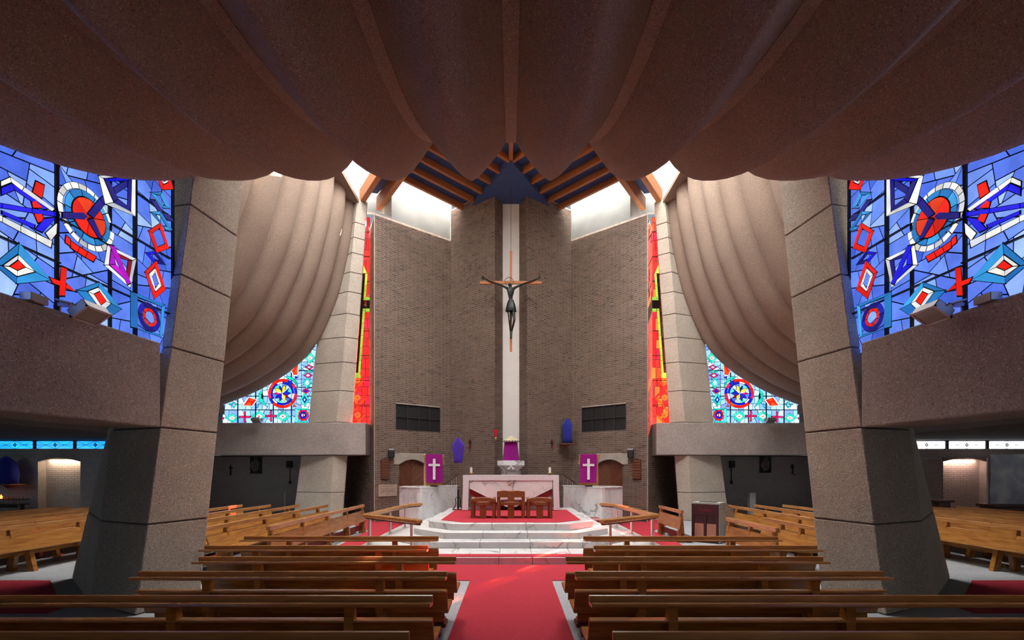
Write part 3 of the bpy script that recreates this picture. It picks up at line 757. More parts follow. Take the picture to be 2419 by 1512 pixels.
    pc([(405, 660), (470, 705), (455, 745), (405, 712)], 'R'); pc([(470, 705), (530, 740), (512, 780), (455, 745)], 'R'); pc([(530, 740), (592, 775), (570, 812), (512, 780)], 'R'); pc([(368, 622), (400, 650), (400, 702), (362, 672)], 'R')
    pc([(330, 845), (375, 860), (362, 1055), (315, 1055)], 'R'); pc([(245, 920), (330, 950), (325, 985), (270, 965)], 'R'); pc([(370, 965), (440, 1030), (362, 1000)], 'R')
    g.ringq(zp([(-170, 830), (20, 675), (255, 945), (0, 970)]), zp([(-110, 840), (10, 757), (140, 885), (0, 920)]), ['T', 'C', 'C', 'T'])
    g.ringq(zp([(-108, 840), (10, 760), (136, 883), (0, 917)]), zp([(-60, 845), (6, 797), (62, 850), (0, 875)]), ['W'])
    pc([(-58, 845), (6, 800), (60, 850), (0, 873)], 'R')
    g.ringq(zp([(430, 1015), (605, 955), (770, 1150), (640, 1230)]), zp([(510, 1022), (596, 990), (692, 1110), (622, 1172)]), ['T', 'C', 'T', 'T'])
    g.ringq(zp([(512, 1024), (596, 993), (688, 1110), (622, 1168)]), zp([(558, 1042), (602, 1022), (652, 1092), (612, 1122)]), ['W'])
    pc([(560, 1042), (602, 1024), (650, 1092), (612, 1120)], 'R')
    for u in (2.0, 3.2, 4.45): g.bar((u, 3.7), (u, 6.6), .06, .06)
    for x in (395, 775): u = z1(x, 600)[0]; g.bar((u, 3.7), (u, 6.6), .04, .03)
    u = z1(948, 600)[0]; g.bar((u, 3.7), (u, 6.6), .02, .06)
    for a, b, y in ((395, 775, 505), (775, 1190, 545), (775, 1190, 195), (-300, 395, 860 - 345), (395, 1190, 840)):
        p = z1(a, y); q = z1(b, y); g.bar(p, (q[0], p[1]), .016, .02, 'saddle_bar', .05)
    for k in range(4): g.bar((.6, 4.2 + .6 * k), (4.45, 4.2 + .6 * k), .02, .06, 'saddle_bar')
    g.bar((7.44, 3.7), (7.44, 6.6), .03, .04)
    g.finish(reg)
near_window(-1, 1); near_window(1, 2)

# ------------------------------------------------------------------ far stained windows below the side shells
def far_window(sx, num):
    sd = 'left' if sx < 0 else 'right'
    YW = 19.3
    g = Glazing('window_%d' % num, (0, YW, 0), (-sx * -1 if False else sx, 0, 0), (0, 0, 1), (0, -1, 0), 'pale blue stained window with star roundel under the %s shell' % sd, .02, 1.5)
    def z2(x, y): return (-PX(500 + x / 7.2, YW), PZ(800 + y / 7.2, YW))
    S = YW / F / 7.2
    zp = lambda pts: [z2(*p) for p in pts]
    us = [7.3] + [z2(x, 0)[0] for x in (1525, 1362, 1055, 755, 452, 148)] + [13.2]
    zs = [3.8, z2(0, 1215)[1], z2(0, 980)[1], 5.6, 6.3, 7.6]
    k = 0
    for a, b in zip(us, us[1:]):
        for c, d in zip(zs, zs[1:]):
            if c > 5 and a > 10.2: continue
            k += 1; g.background([(a, c), (b, c), (b, d), (a, d)], .26, ['l1', 'l2', 'l3', 'l3', 'l4', 'b2'], 90 + k)
    def dia(cx, cy, rx, ry, col, inner=None, incol='W', core=None, t=.5):
        o = [(cx - rx, cy), (cx, cy - ry), (cx + rx, cy), (cx, cy + ry)]; i = [(cx - rx * t, cy), (cx, cy - ry * t), (cx + rx * t, cy), (cx, cy + ry * t)]
        g.ringq(zp(o), zp(i), [col, col + '2' if col == 'G' else col])
        if incol: g.piece(zp(i), incol)
        if core: g.piece(zp([(cx - rx * t * .5, cy), (cx, cy - ry * t * .5), (cx + rx * t * .5, cy), (cx, cy + ry * t * .5)]), core)
    for cx, cy, rx, ry in ((350, 1350, 130, 80), (810, 1325, 145, 97), (1215, 1325, 130, 98)): dia(cx, cy, rx, ry, 'G', core='X')
    dia(-130, 1340, 130, 85, 'G', core='X')
    for cx, cy in ((125, 1360), (575, 1335), (1020, 1320), (-330, 1345)):
        for q in ([(-15, -92), (15, -92), (15, -18), (-15, -18)], [(-15, -18), (15, -18), (15, 88), (-15, 88)], [(-92, -18), (-15, -18), (-15, 16), (-92, 16)], [(15, -18), (88, -18), (88, 16), (15, 16)]):
            g.piece(zp([(cx + a, cy + b) for a, b in q]), 'CR')
    g.ringq(zp([(1432, 1190), (1655, 1190), (1640, 1432), (1432, 1432)]), zp([(1488, 1215), (1640, 1215), (1628, 1408), (1488, 1408)]), ['G', 'G2'])
    c = z2(1570, 1305)
    g.annulus(c, 62 * S, 95 * S, 6, ['R', 'CR']); g.annulus(c, 32 * S, 62 * S, 6, ['N', 'B']); g.annulus(c, 0, 32 * S, 5, ['l4', 'R'])
    c = z2(1227, 940)
    g.annulus(c, 200 * S, 250 * S, 16, ['R', 'O', 'R', 'R', 'R', 'N', 'CR', 'N', 'CR']); g.annulus(c, 165 * S, 200 * S, 12, ['N', 'B', 'W', 'N'])
    g.annulus(c, 0, 165 * S, 12, ['l2', 'G2', 'l1', 'b3'])
    for i in range(5):
        a = math.pi / 2 + .3 + 2 * math.pi * i / 5
        pt = lambda r, th: (c[0] + r * S * math.cos(th), c[1] + r * S * math.sin(th))
        g.piece([pt(8, a), pt(75, a - .55), pt(150, a), pt(75, a + .55)], ['Y', 'N', 'Y', 'N', 'Y'][i])
        g.piece([pt(80, a + .63 - .3), pt(145, a + .63), pt(80, a + .63 + .3), pt(25, a + .63)], ['N', 'P', 'N', 'CR', 'N'][i])
    for i in range(3):
        a = .25 + 2 * math.pi * i / 3 + (.1 if i else 0)
        d = Vector((math.cos(a), math.sin(a))); n = Vector((-d.y, d.x)) * 9 * S
        cc = Vector(c)
        g.piece([tuple(cc + d * 5 * S + n), tuple(cc + d * 160 * S + n * .6), tuple(cc + d * 160 * S - n * .6), tuple(cc + d * 5 * S - n)], 'l4')
    dia(1700, 345, 100, 95, 'G', core='X'); dia(1685, 500, 75, 46, 'CR', incol='l3'); dia(1680, 578, 85, 30, 'G', incol=None); dia(1670, 640, 80, 50, 'CR', incol='l2')
    dia(1655, 765, 80, 100, 'G', incol='l2', t=.55); dia(1632, 905, 75, 50, 'CR', incol='N'); dia(1615, 1050, 78, 125, 'G', incol='N', core='l2')
    g.ringq(zp([(550, 1155), (675, 992), (828, 1050), (737, 1172)]), zp([(590, 1145), (680, 1015), (800, 1055), (728, 1152)]), ['W'])
    m = (700, 1085)
    for a, b, cl in (((590, 1145), (680, 1015), 'R'), ((680, 1015), (800, 1055), 'r2'), ((800, 1055), (728, 1152), 'R'), ((728, 1152), (590, 1145), 'r2')): g.piece(zp([a, b, m]), cl)
    g.ringq(zp([(1382, 560), (1525, 430), (1508, 645), (1425, 660)]), zp([(1402, 562), (1508, 462), (1495, 625), (1435, 636)]), ['W'])
    g.piece(zp([(1404, 562), (1507, 465), (1450, 570)]), 'R'); g.piece(zp([(1507, 465), (1494, 624), (1450, 570)]), 'r2'); g.piece(zp([(1404, 562), (1450, 570), (1494, 624), (1436, 634)]), 'O')
    for seg in ([(912, 865), (850, 950), (892, 965), (905, 930)], [(850, 950), (845, 1040), (905, 1030), (892, 965)], [(845, 1040), (880, 1110), (930, 1080), (905, 1030)], [(880, 1110), (1000, 1178), (930, 1080)],
                [(1285, 660), (1390, 665), (1420, 735), (1350, 700)], [(1390, 665), (1460, 715), (1470, 790), (1420, 735)], [(1460, 715), (1502, 800), (1500, 860), (1470, 790)]): g.piece(zp(seg), 'G')
    g.piece(zp([(912, 880), (925, 1060), (1005, 1178), (895, 1020)]), 'W')
    g.ringq(zp([(345, 1132), (435, 1085), (490, 1128), (432, 1196)]), zp([(385, 1133), (432, 1108), (460, 1130), (430, 1165)]), ['G', 'C'])
    g.piece(zp([(95, 1140), (170, 1140), (170, 1166), (95, 1166)]), 'C'); g.piece(zp([(170, 1138), (255, 1138), (255, 1164), (170, 1164)]), 'C')
    g.piece(zp([(805, 1150), (855, 1120), (840, 1175), (815, 1198)]), 'C'); g.piece(zp([(1460, 660), (1520, 675), (1465, 700)]), 'N'); g.piece(zp([(1425, 1170), (1445, 1135), (1480, 1170)]), 'r2')
    for u in us[2:-1]: g.bar((u, 3.8), (u, 7.0), .03, .05)
    for z in zs[1:3]: g.bar((7.4, z), (13.2, z), .03, .05, 'saddle_bar')
    g.bar((7.4, z2(0, 830)[1]), (9.0, z2(0, 830)[1]), .03, .05, 'saddle_bar'); g.bar((7.4, z2(0, 545)[1]), (9.0, z2(0, 545)[1]), .03, .05, 'saddle_bar')
    g.finish([(7.0, 3.75), (13.3, 3.75), (13.3, 5.6), (9.9, 7.7), (7.0, 7.7)])
far_window(-1, 3); far_window(1, 4)

# ------------------------------------------------------------------ tall red slit windows
def red_window(sx, num):
    sd = 'left' if sx < 0 else 'right'
    YW = 19.55
    g = Glazing('window_%d' % num, (0, YW, 0), (sx, 0, 0), (0, 0, 1), (0, -1, 0), 'tall narrow red stained window with green cross, %s of the altar' % sd, .022, .8 if sx < 0 else 1.05, .95)
    u0, u1 = 5.45, 6.75
    win = [(u0, 3.75), (u1, 3.75), (6.05, 11.5), (5.92, 12.2), (5.7, 12.2)]
    rnd = random.Random(5 + num)
    z = 3.75
    while z < 12.3:
        h = rnd.uniform(.3, .5); u = u0 - .05
        while u < u1:
            wd = rnd.uniform(.16, .3)
            q = clip_poly([(u, z), (u + wd, z), (u + wd, z + h), (u, z + h)], win)
            if len(q) >= 3: g.pane(q, rnd.choice(['r1', 'r2', 'r3', 'r4', 'r5', 'r1', 'r3'] if sx > 0 else ['r1', 'r3', 'r1', 'r4', 'r2', 'r1']))
            u += wd
        z += h
    cu = 6.12
    for cz, r in ((4.2, .36), (4.9, .42), (5.6, .32)):
        g.ringq([(cu + .08 - r, cz), (cu + .08, cz - r), (cu + .08 + r, cz), (cu + .08, cz + r)], [(cu + .08 - r * .7, cz), (cu + .08, cz - r * .7), (cu + .08 + r * .7, cz), (cu + .08, cz + r * .7)], ['r2', 'r3'])
        g.annulus((cu + .08, cz), 0, .13, 6, ['r5'])
    lean = lambda z: cu + .12 - (z - 5.9) * .075
    zz = 5.9; cols = ['LG', 'LY']
    i = 0
    while zz < 9.9:
        z2 = min(zz + .5, 9.9)
        for a, b, cl in ((-.17, -.07, 'LG'), (-.07, .07, 'D'), (.07, .17, 'LY')):
            g.piece([(lean(zz) + a, zz), (lean(zz) + b, zz), (lean(z2) + b, z2), (lean(z2) + a, z2)], cl)
        zz = z2
    g.piece([(lean(5.9) - .2, 5.68), (lean(5.9) + .2, 5.68), (lean(5.9) + .17, 5.9), (lean(5.9) - .17, 5.9)], 'LG')
    g.piece([(lean(9.9) - .15, 9.9), (lean(9.9) + .15, 9.9), (lean(9.9), 10.25)], 'LY')
    lz = lean(8.6)
    g.piece([(lz - .46, 8.35), (lz - .17, 8.35), (lz - .17, 8.95), (lz - .46, 8.95)], 'LG'); g.piece([(lz - .36, 8.48), (lz + .1, 8.48), (lz + .1, 8.82), (lz - .36, 8.82)], 'D')
    for k in range(8): g.bar((5.4, 4.6 + k), (6.8, 4.6 + k), .025, .05, 'saddle_bar')
    g.came.v and g.finish(win)
red_window(-1, 11); red_window(1, 12)

# ------------------------------------------------------------------ altar platform
def step(root, z0, z1_, poly, joints):
    xs = [-9] + joints + [9]
    for a, b in zip(xs, xs[1:]):
        q = clip_half(clip_half(poly, (1, 0), b - .004), (-1, 0), -(a + .004))
        if len(q) >= 3: MB().prism(q, z0, z1_).build('slab', M['marble'], root, bevel=.008)
plat = empty('marble_steps', (0, 0, 0)); tag(plat, 'white veined marble steps and platform below the altar', 'steps')
step(plat, 0, .153, [(-3.62, 10.03), (3.62, 10.03), (3.62, 17.3), (-3.62, 17.3)], [-2.4, -1.2, -.25, .45, 1.3, 2.4])
step(plat, .153, .305, [(-1.85, 11.18), (1.85, 11.18), (2.9, 12.3), (2.9, 17.3), (-2.9, 17.3), (-2.9, 12.3)], [-.72, .45, 1.66])
step(plat, .305, .46, [(-1.63, 11.65), (1.65, 11.65), (2.52, 12.55), (2.52, 17.3), (-2.52, 17.3), (-2.52, 12.55)], [-.68, .4])
step(plat, .46, .63, [(-1.48, 12.07), (1.5, 12.07), (2.17, 12.75), (2.17, 17.3), (-2.17, 17.3), (-2.17, 12.75)], [-.48, .38])
carpet('step_carpet', 'thin red carpet strip along the lowest marble step', [(-3.5, 10.06), (3.5, 10.06), (3.5, 10.37), (-3.5, 10.37)], .153, .165)
carpet('altar_carpet', 'red carpet on top of the marble platform under the altar', [(-1.22, 12.3), (1.22, 12.3), (1.86, 12.9), (1.86, 16.2), (-1.86, 16.2), (-1.86, 12.9)], .63, .642)
ZT = .642
# rails beside the steps
def railing(sx):
    sd = 'left' if sx < 0 else 'right'
    t = empty('altar_railing', (sx * 3.5, 11.9, .153)); tag(t, 'angled oak and steel communion railing %s of the marble steps' % sd, 'railing')
    O = Vector((sx * 3.5, 11.9))
    pts = [Vector((sx * 1.98, 10.5)), Vector((sx * 3.56, 11.92)), Vector((sx * 3.34, 15.5)), Vector((sx * 3.0, 15.95))]
    for a, b in zip(pts, pts[1:]):
        d = (b - a).normalized(); n = Vector((-d.y, d.x)) * .085
        MB().prism([a + n - O, b + n - O + d * .04, b - n - O + d * .04, a - n - O], .645, .735).build('handrail', M['rail'], t, bevel=.015)
        n2 = n * .35
        MB().prism([a + n2 - O, b + n2 - O, b - n2 - O, a - n2 - O], .61, .646).build('rail_bracket', M['darkwood'], t)
    for x, y in ((2.2, 10.7), (3.44, 11.75), (3.5, 11.98), (3.43, 13.75), (3.36, 15.35)):
        p = Vector((sx * x, y)) - O
        zb = 0
        q = MB().lathe([(.032, zb), (.032, .62)], 12, (p.x, p.y, 0)).build('post', M['steel'], t, smooth=False)
        MB().lathe([(.06, 0), (.06, .015), (.035, .02)], 12, (p.x, p.y, 0)).build('foot_plate', M['steel'], q)
railing(-1); railing(1)
# altar
al = empty('altar', (0, 15.9, ZT)); tag(al, 'white marble altar with tapering front panel and lace cloth', 'altar')
B('mensa', M['marble'], al, -1.5, 1.5, 0, .95, 1.06, 1.15, .01)
for x0, x1, y0, y1 in ((-1.36, -.16, .5, .5), (-.16, .16, .5, .5), (.16, 1.36, .5, .5)):
    pass
zz = lambda x: .72 - (1.36 - abs(x)) * .52
for xs in ((-1.36, -.16), (-.16, .16), (.16, 1.36)):
    a, b = xs
    MB().prism([(a, zz(a) if abs(a) > .2 else .12), (b, zz(b) if abs(b) > .2 else .12), (b, 1.06), (a, 1.06)], -.03, .85, 'y').build('front_panel', M['marble'], al, bevel=.006)
MB().prism([(-.35, 0), (.35, 0), (.75, .42), (-.75, .42)], .25, .7, 'y').build('stem', M['darkwood'], al)
MB().box(-1.3, 1.3, .3, .8, 0, .13).build('plinth', M['marble'], al)
for sx in (-1, 1):
    MB().prism([(sx * 1.36, .70), (sx * .3, .15), (sx * .3, .1), (sx * 1.36, .5)], .05, .8, 'y').build('underside', M['leather'], al)
MB().torus((-.06, -.035, .92), .045, .008, 16, 6).build('emblem', M['gold'], al)
MB().box(-.005, .12, -.04, -.025, .9, .915).box(-.09, .03, -.04, -.025, .83, .838).box(.05, .1, -.04, -.025, .845, .85).build('inscription', M['gold'], al)
# cloth: top, scalloped front drop, two long ends
ct = empty('altar_cloth', (0, 15.9, ZT + 1.15)); tag(ct, 'white lace cloth with scalloped edge draped over the altar', 'tablecloth')
B('top_cloth', M['lace'], ct, -1.57, 1.57, -.04, .99, 0, .012)
fr = MB(); n = 52
for i in range(n):
    x0 = -1.56 + 3.12 * i / n; x1 = -1.56 + 3.12 * (i + 1) / n
    zb = -.17; pts = [(x0, .012), (x0, zb + .02), ((x0 + x1) / 2, zb), (x1, zb + .02), (x1, .012)]
    fr.prism(pts, -.05 - .006 * (i % 2), -.04 - .006 * (i % 2), 'y')
fr.build('front_lace', M['lace'], ct)
for sx in (-1, 1):
    e = MB(); n = 22
    for i in range(n):
        z0 = -1.13 + 1.14 * i / n; z1_ = -1.13 + 1.14 * (i + 1) / n
        xo = lambda z: 1.56 + .035 * (-z)
        xi = lambda z: 1.38 + .03 * (-z)
        zm = (z0 + z1_) / 2
        e.prism([(sx * xo(z0), z0), (sx * xo(z1_), z1_), (sx * xi(z1_), z1_), (sx * (xi(zm) - .018), zm), (sx * xi(z0), z0)], -.062, -.052, 'y')
    e.box(*sorted((sx * 1.565, sx * 1.575)), -.05, .98, -1.05, .012)
    e.build('end_lace', M['lace'], ct)
# candles on the altar
for px, lb in ((1113, 'left'), (1299, 'right')):
    c = empty('altar_candle', (PX(px, 16.1), 16.1, ZT + 1.162)); tag(c, 'white pillar candle on brass dish at the %s end of the altar' % lb, 'candle', 'altar candles')
    MB().lathe([(.055, 0), (.05, .012), (.018, .02), (.018, .055), (.09, .065), (.1, .08), (.085, .078)], 16).build('holder', M['gold'], c, smooth=True)
    MB().lathe([(.042, .07), (.042, .25), (.036, .258)], 14).build('wax', M['wax'], c)
    MB().tube([(0, 0, .25), (.003, 0, .275)], .004, 6).build('wick', M['black'], c)
# chairs
def chair(name, label, px0, px1, back, Yf=13.25):
    x0, x1 = PX(px0, Yf), PX(px1, Yf); wd = x1 - x0
    t = empty(name, ((x0 + x1) / 2, Yf, ZT)); tag(t, label, 'chair')
    h = wd / 2; lw = .085; Hs = .46
    arm = back if back < .7 else .62
    # we see the chair's back
    for s in (-1, 1):
        B('back_leg', M['chair'], t, *sorted((s * h, s * (h - lw))), 0, .1, 0, back - .06, .008)
        B('front_leg', M['chair'], t, *sorted((s * h, s * (h - lw))), .5, .6, 0, Hs + .03, .008)
        B('arm_rest', M['chair'], t, *sorted((s * h, s * (h - lw))), .105, .6, Hs + .035, Hs + .1, .008)
    seat = MB(); n = 8
    pts = [(-h + .02, .62), (-h + .02, .06)] + [(-h + .02 + (wd - .04) * i / n, .06 - .12 * math.sin(math.pi * i / n)) for i in range(1, n)] + [(h - .02, .06), (h - .02, .62)]
    seat.prism(pts, Hs - .1, Hs).build('seat', M['chair'], t, bevel=.008)
    B('cushion', M['leather'], t, -h + .1, h - .1, .08, .56, Hs, Hs + .035, .015)
    B('back_post', M['chair'], t, -.09, .09, -.035, .05, 0, Hs - .1 if back < .7 else back - .02, .008)
    tb = MB()
    if back > .7:
        tb.prism([(-h, back - .19), (h, back - .19), (h, back - .02), (h * .6, back), (-h * .6, back), (-h, back - .02)], -.02, .07, 'y').build('backrest', M['chair'], t, bevel=.008)
        B('lower_rail', M['chair'], t, -h + lw, h - lw, .0, .06, Hs - .08, Hs - .01, .005)
    else:
        tb.prism([(-h, back - .13), (h, back - .13), (h, back - .05), (h * .6, back - .015), (0, back), (-h * .6, back - .015), (-h, back - .05)], -.02, .08, 'y').build('backrest', M['chair'], t, bevel=.008)
chair('celebrant_chair', 'tall wooden celebrant chair with cut out back before the altar', 1174, 1240, .765)
chair('side_chair', 'low curved wooden chair left of the celebrant chair', 1112, 1170, .585)
chair('side_chair', 'low curved wooden chair right of the celebrant chair', 1245, 1305, .585)

# marble ambos with lecterns and drapes
def ambo(sx):
    sd = 'left' if sx < 0 else 'right'
    t = empty('marble_ambo', (sx * 3.1, 16.4, .153)); tag(t, 'angular white marble ambo wall %s of the altar' % sd, 'ambo')
    O = Vector((sx * 3.1, 16.4))
    a, b, c, d = Vector((sx * 4.0, 17.3)), Vector((sx * 3.1, 16.4)), Vector((sx * 2.5, 17.4)), Vector((sx * 1.98, 18.3))
    bk = .12
    for i, (p, q) in enumerate(((a, b), (b, c), (c, d))):
        e = (q - p).normalized(); n = Vector((e.y, -e.x))
        if n.y < 0: n = -n
        MB().prism([p - O, q - O, q + n * bk - O, p + n * bk - O], 0, 1.2).build('facing_slab', M['marble'], t, bevel=.006)
    MB().prism([p - O + Vector((0, v)) for p, v in ((a, -.03), (b, -.04), (d, -.02), (d, .5), (a, .6))], 1.2, 1.235).build('coping', M['marble'], t, bevel=.006)
    # lectern
    px = 1024 if sx < 0 else 1392
    Y = 17.0
    l = empty('lectern', (PX(px, Y), Y, 1.388)); tag(l, 'oak lectern standing on the %s marble ambo' % sd, 'lectern')
    B('foot', M['black'], l, -.12, .12, .05, .3, 0, .05)
    B('front_board', M['rail'], l, -.32, .32, 0, .06, .05, 1.0, .01); B('top_rail', M['rail'], l, -.36, .36, -.03, .12, 1.0, 1.13, .01)
    MB().prism([(.0, 1.1), (.5, .85), (.5, .8), (0, 1.05)], -.34, .34, 'x').build('book_rest', M['rail'], l)
    dr = empty('lectern_drape', (PX(px - sx * 2, Y), Y - .04, 1.388)); tag(dr, 'magenta lectern drape with white lace cross hanging %s of the altar' % sd, 'drape')
    q = MB(); nx, nz = 12, 10; vs = []
    for side in (0, 1):
        for j in range(nz + 1):
            for i in range(nx + 1):
                u, v = i / nx, j / nz
                wv = .008 * math.sin(u * 9 + v * 2) * v
                vs.append((-.29 + .58 * u + sx * -.02 * v, -.015 - .012 * side + wv, 1.135 - 1.0 * v))
    m = (nx + 1) * (nz + 1)
    fs = []
    for side in (0, 1):
        for j in range(nz):
            for i in range(nx):
                k = side * m + j * (nx + 1) + i; fs.append((k, k + 1, k + nx + 2, k + nx + 1))
    q.add(vs, fs).box(-.29, .29, -.027, .14, 1.131, 1.14).build('cloth', M['magenta'], dr, smooth=True)
    cr = empty('cross', (0, 0, 0), 0, dr)
    x0 = -sx * .01
    B('upright', M['lace'], cr, x0 - .045, x0 + .045, -.055, -.038, .25, .98); B('crossbar', M['lace'], cr, x0 - .2, x0 - .046, -.055, -.038, .72, .8); B('crossbar', M['lace'], cr, x0 + .046, x0 + .2, -.055, -.038, .72, .8)
ambo(-1); ambo(1)
# hassock beside the right ambo
hs = MB().box(-.165, .165, -.3, .3, 0, .13).build('kneeling_cushion', M['leather'], None, bevel=.05); hs.location = (2.71, 15.6, .306); tag(hs, 'dark red kneeling cushion on the steps by the right ambo', 'cushion')

# tabernacle
tb = empty('tabernacle_pedestal', (0, 18.0, 0)); tag(tb, 'white marble tabernacle pedestal with flared octagonal top behind the altar', 'pedestal')
oct_ = lambda r, z, k=.8: [(r, -r * .35 * k, z), (r * .55, -r * .75, z), (-r * .55, -r * .75, z), (-r, -r * .35 * k, z), (-r, r * .6, z), (r, r * .6, z)]
MB().loft(oct_(.5, 2.14), oct_(.5, 2.32)).build('top_slab', M['marble'], tb, bevel=.006)
MB().loft(oct_(.26, 1.95), oct_(.5, 2.14)).build('corbel', M['marble'], tb)
MB().loft(oct_(.24, 0), oct_(.24, 1.95)).build('shaft', M['marble'], tb)
for s in (-1, 1): B('wing', M['white'], tb, *sorted((s * .26, s * .36)), .0, .2, 0, 1.95)
MB().prism([(-.06, 1.86), (.06, 1.86), (0, 1.99)], -.21, -.2, 'y').build('applied_ornament', M['white'], tb)
MB().prism([(-.16, 2.02), (-.05, 1.99), (0, 2.12), (.05, 1.99), (.16, 2.02), (.06, 2.08), (0, 2.17), (-.06, 2.08)], -.4, -.385, 'y').build('applied_ornament', M['white'], tb)
tv = empty('tabernacle_veil', (0, 17.95, 2.32)); tag(tv, 'magenta tabernacle veil under a cream conical canopy', 'veil')
q = MB(); prof = []; n = 48
vs = []; rows = 8
for j in range(rows + 1):
    v = j / rows
    for k in range(n):
        a = 2 * math.pi * k / n
        r = .235 + .07 * v + .014 * math.sin(k / n * 2 * math.pi * 13) * (.3 + v)
        vs.append((r * math.cos(a), r * math.sin(a) * .8, .72 - .72 * v))
q.add(vs, [(j * n + k, j * n + (k + 1) % n, (j + 1) * n + (k + 1) % n, (j + 1) * n + k) for j in range(rows) for k in range(n)]).build('curtain', M['magenta'], tv, smooth=True)
MB().lathe([(.305, .7), (.31, .74), (.2, .83), (.01, .935)], 8).build('canopy', M['cream'], tv)
dg = MB()
for k in range(18):
    a = 2 * math.pi * k / 18
    dg.M = Matrix.Translation((.312 * math.cos(a), .312 * math.sin(a), .715)) @ Matrix.Rotation(a, 4, 'Z')
    dg.prism([(-.022, 0), (0, -.025), (.022, 0), (0, .025)], -.004, .006, 'x')
tag(dg.build('trimming', M['black'], tv), kind='stuff')
ts = MB().prism([(-.55, 0), (.55, 0), (.55, .5), (-.55, .5)], 0, 0.01).build('sanctuary_floor', M['carpet']); ts.location = (0, 17.4, .63); tag(ts, 'red carpet patch behind the altar', 'carpet')
# stairs rails behind the ambos
for sx in (-1, 1):
    sd = 'left' if sx < 0 else 'right'
    x0, x1 = 2.55, 1.85
    st = empty('stair_rail', (sx * x0, 18.9, .153)); tag(st, 'small stair railing with steel balusters behind the %s ambo' % sd, 'railing')
    Yr = 18.9
    z0, z1_ = PZ(1141, Yr) - .153, PZ(1119, Yr) - .153
    p0 = Vector((sx * (abs(PX(1054, Yr)) - x0), 0, z0)); p1 = Vector((sx * (abs(PX(1086, Yr)) - x0), 0, z1_))
    MB().tube([p0, p1], .028, 8).build('handrail', M['darkwood'], st)
    for k in range(6):
        t = (k + .5) / 6; p = p0.lerp(p1, t); MB().tube([(p.x, p.y, 0), tuple(p)], .011, 6).build('baluster', M['steel'], st)
    pm = p0.lerp(p1, .5)
    sw = MB()
    for k in range(4): sw.box(*sorted((sx * (1.95 - .3 * k), sx * (.68))), 17.9 + .1 * k, 18.5, 0, .32 + .16 * k)
    sw = sw.build('sanctuary_stairs', M['carpet']); tag(sw, 'red carpeted stairs rising behind the %s ambo to the tabernacle' % sd, 'stairs')

# veiled processional cross
vc = empty('veiled_cross', (PX(1082, 16.25), 16.25, .63)); tag(vc, 'processional cross veiled in violet cloth on an iron stand', 'cross')
MB().tube([(0, 0, .05), (0, 0, 1.6)], .018, 8).build('pole', M['door'], vc); MB().tube([(0, 0, 0), (0, 0, .68)], .03, 8).build('sleeve', M['chrome_dark'], vc)
q = MB(); vs = []; shp = [(0, .135, .03), (.12, .15, .045), (.55, .21, .06), (.62, .205, .06), (.8, .07, .04), (.87, .012, .012)]
n = 20
for z, wx, wy in shp:
    for k in range(n):
        a = 2 * math.pi * k / n; f = 1 + .1 * math.sin(5 * a)
        vs.append((wx * math.cos(a) * f, wy * math.sin(a) * (1 + .5 * math.cos(6 * a)), 1.58 + z))
m = len(shp)
q.add(vs, [(i * n + k, i * n + (k + 1) % n, (i + 1) * n + (k + 1) % n, (i + 1) * n + k) for i in range(m - 1) for k in range(n)] + [tuple(range((m - 1) * n, m * n)), tuple(reversed(range(n)))]).build('veil', M['purple'], vc, smooth=True)
for k in range(4):
    a = math.pi / 4 + k * math.pi / 2
    d = Vector((math.cos(a), math.sin(a), 0))
    MB().tube([tuple(d * .03 + Vector((0, 0, .45))), tuple(d * .12 + Vector((0, 0, .38))), tuple(d * .1 + Vector((0, 0, .2))), tuple(d * .2 + Vector((0, 0, .03))), tuple(d * .24 + Vector((0, 0, .06))), tuple(d * .21 + Vector((0, 0, .1)))], .009, 6).build('scroll_foot', M['chrome_dark'], vc)
B('base_bar', M['chrome_dark'], vc, -.19, .19, -.02, .02, 0, .03)

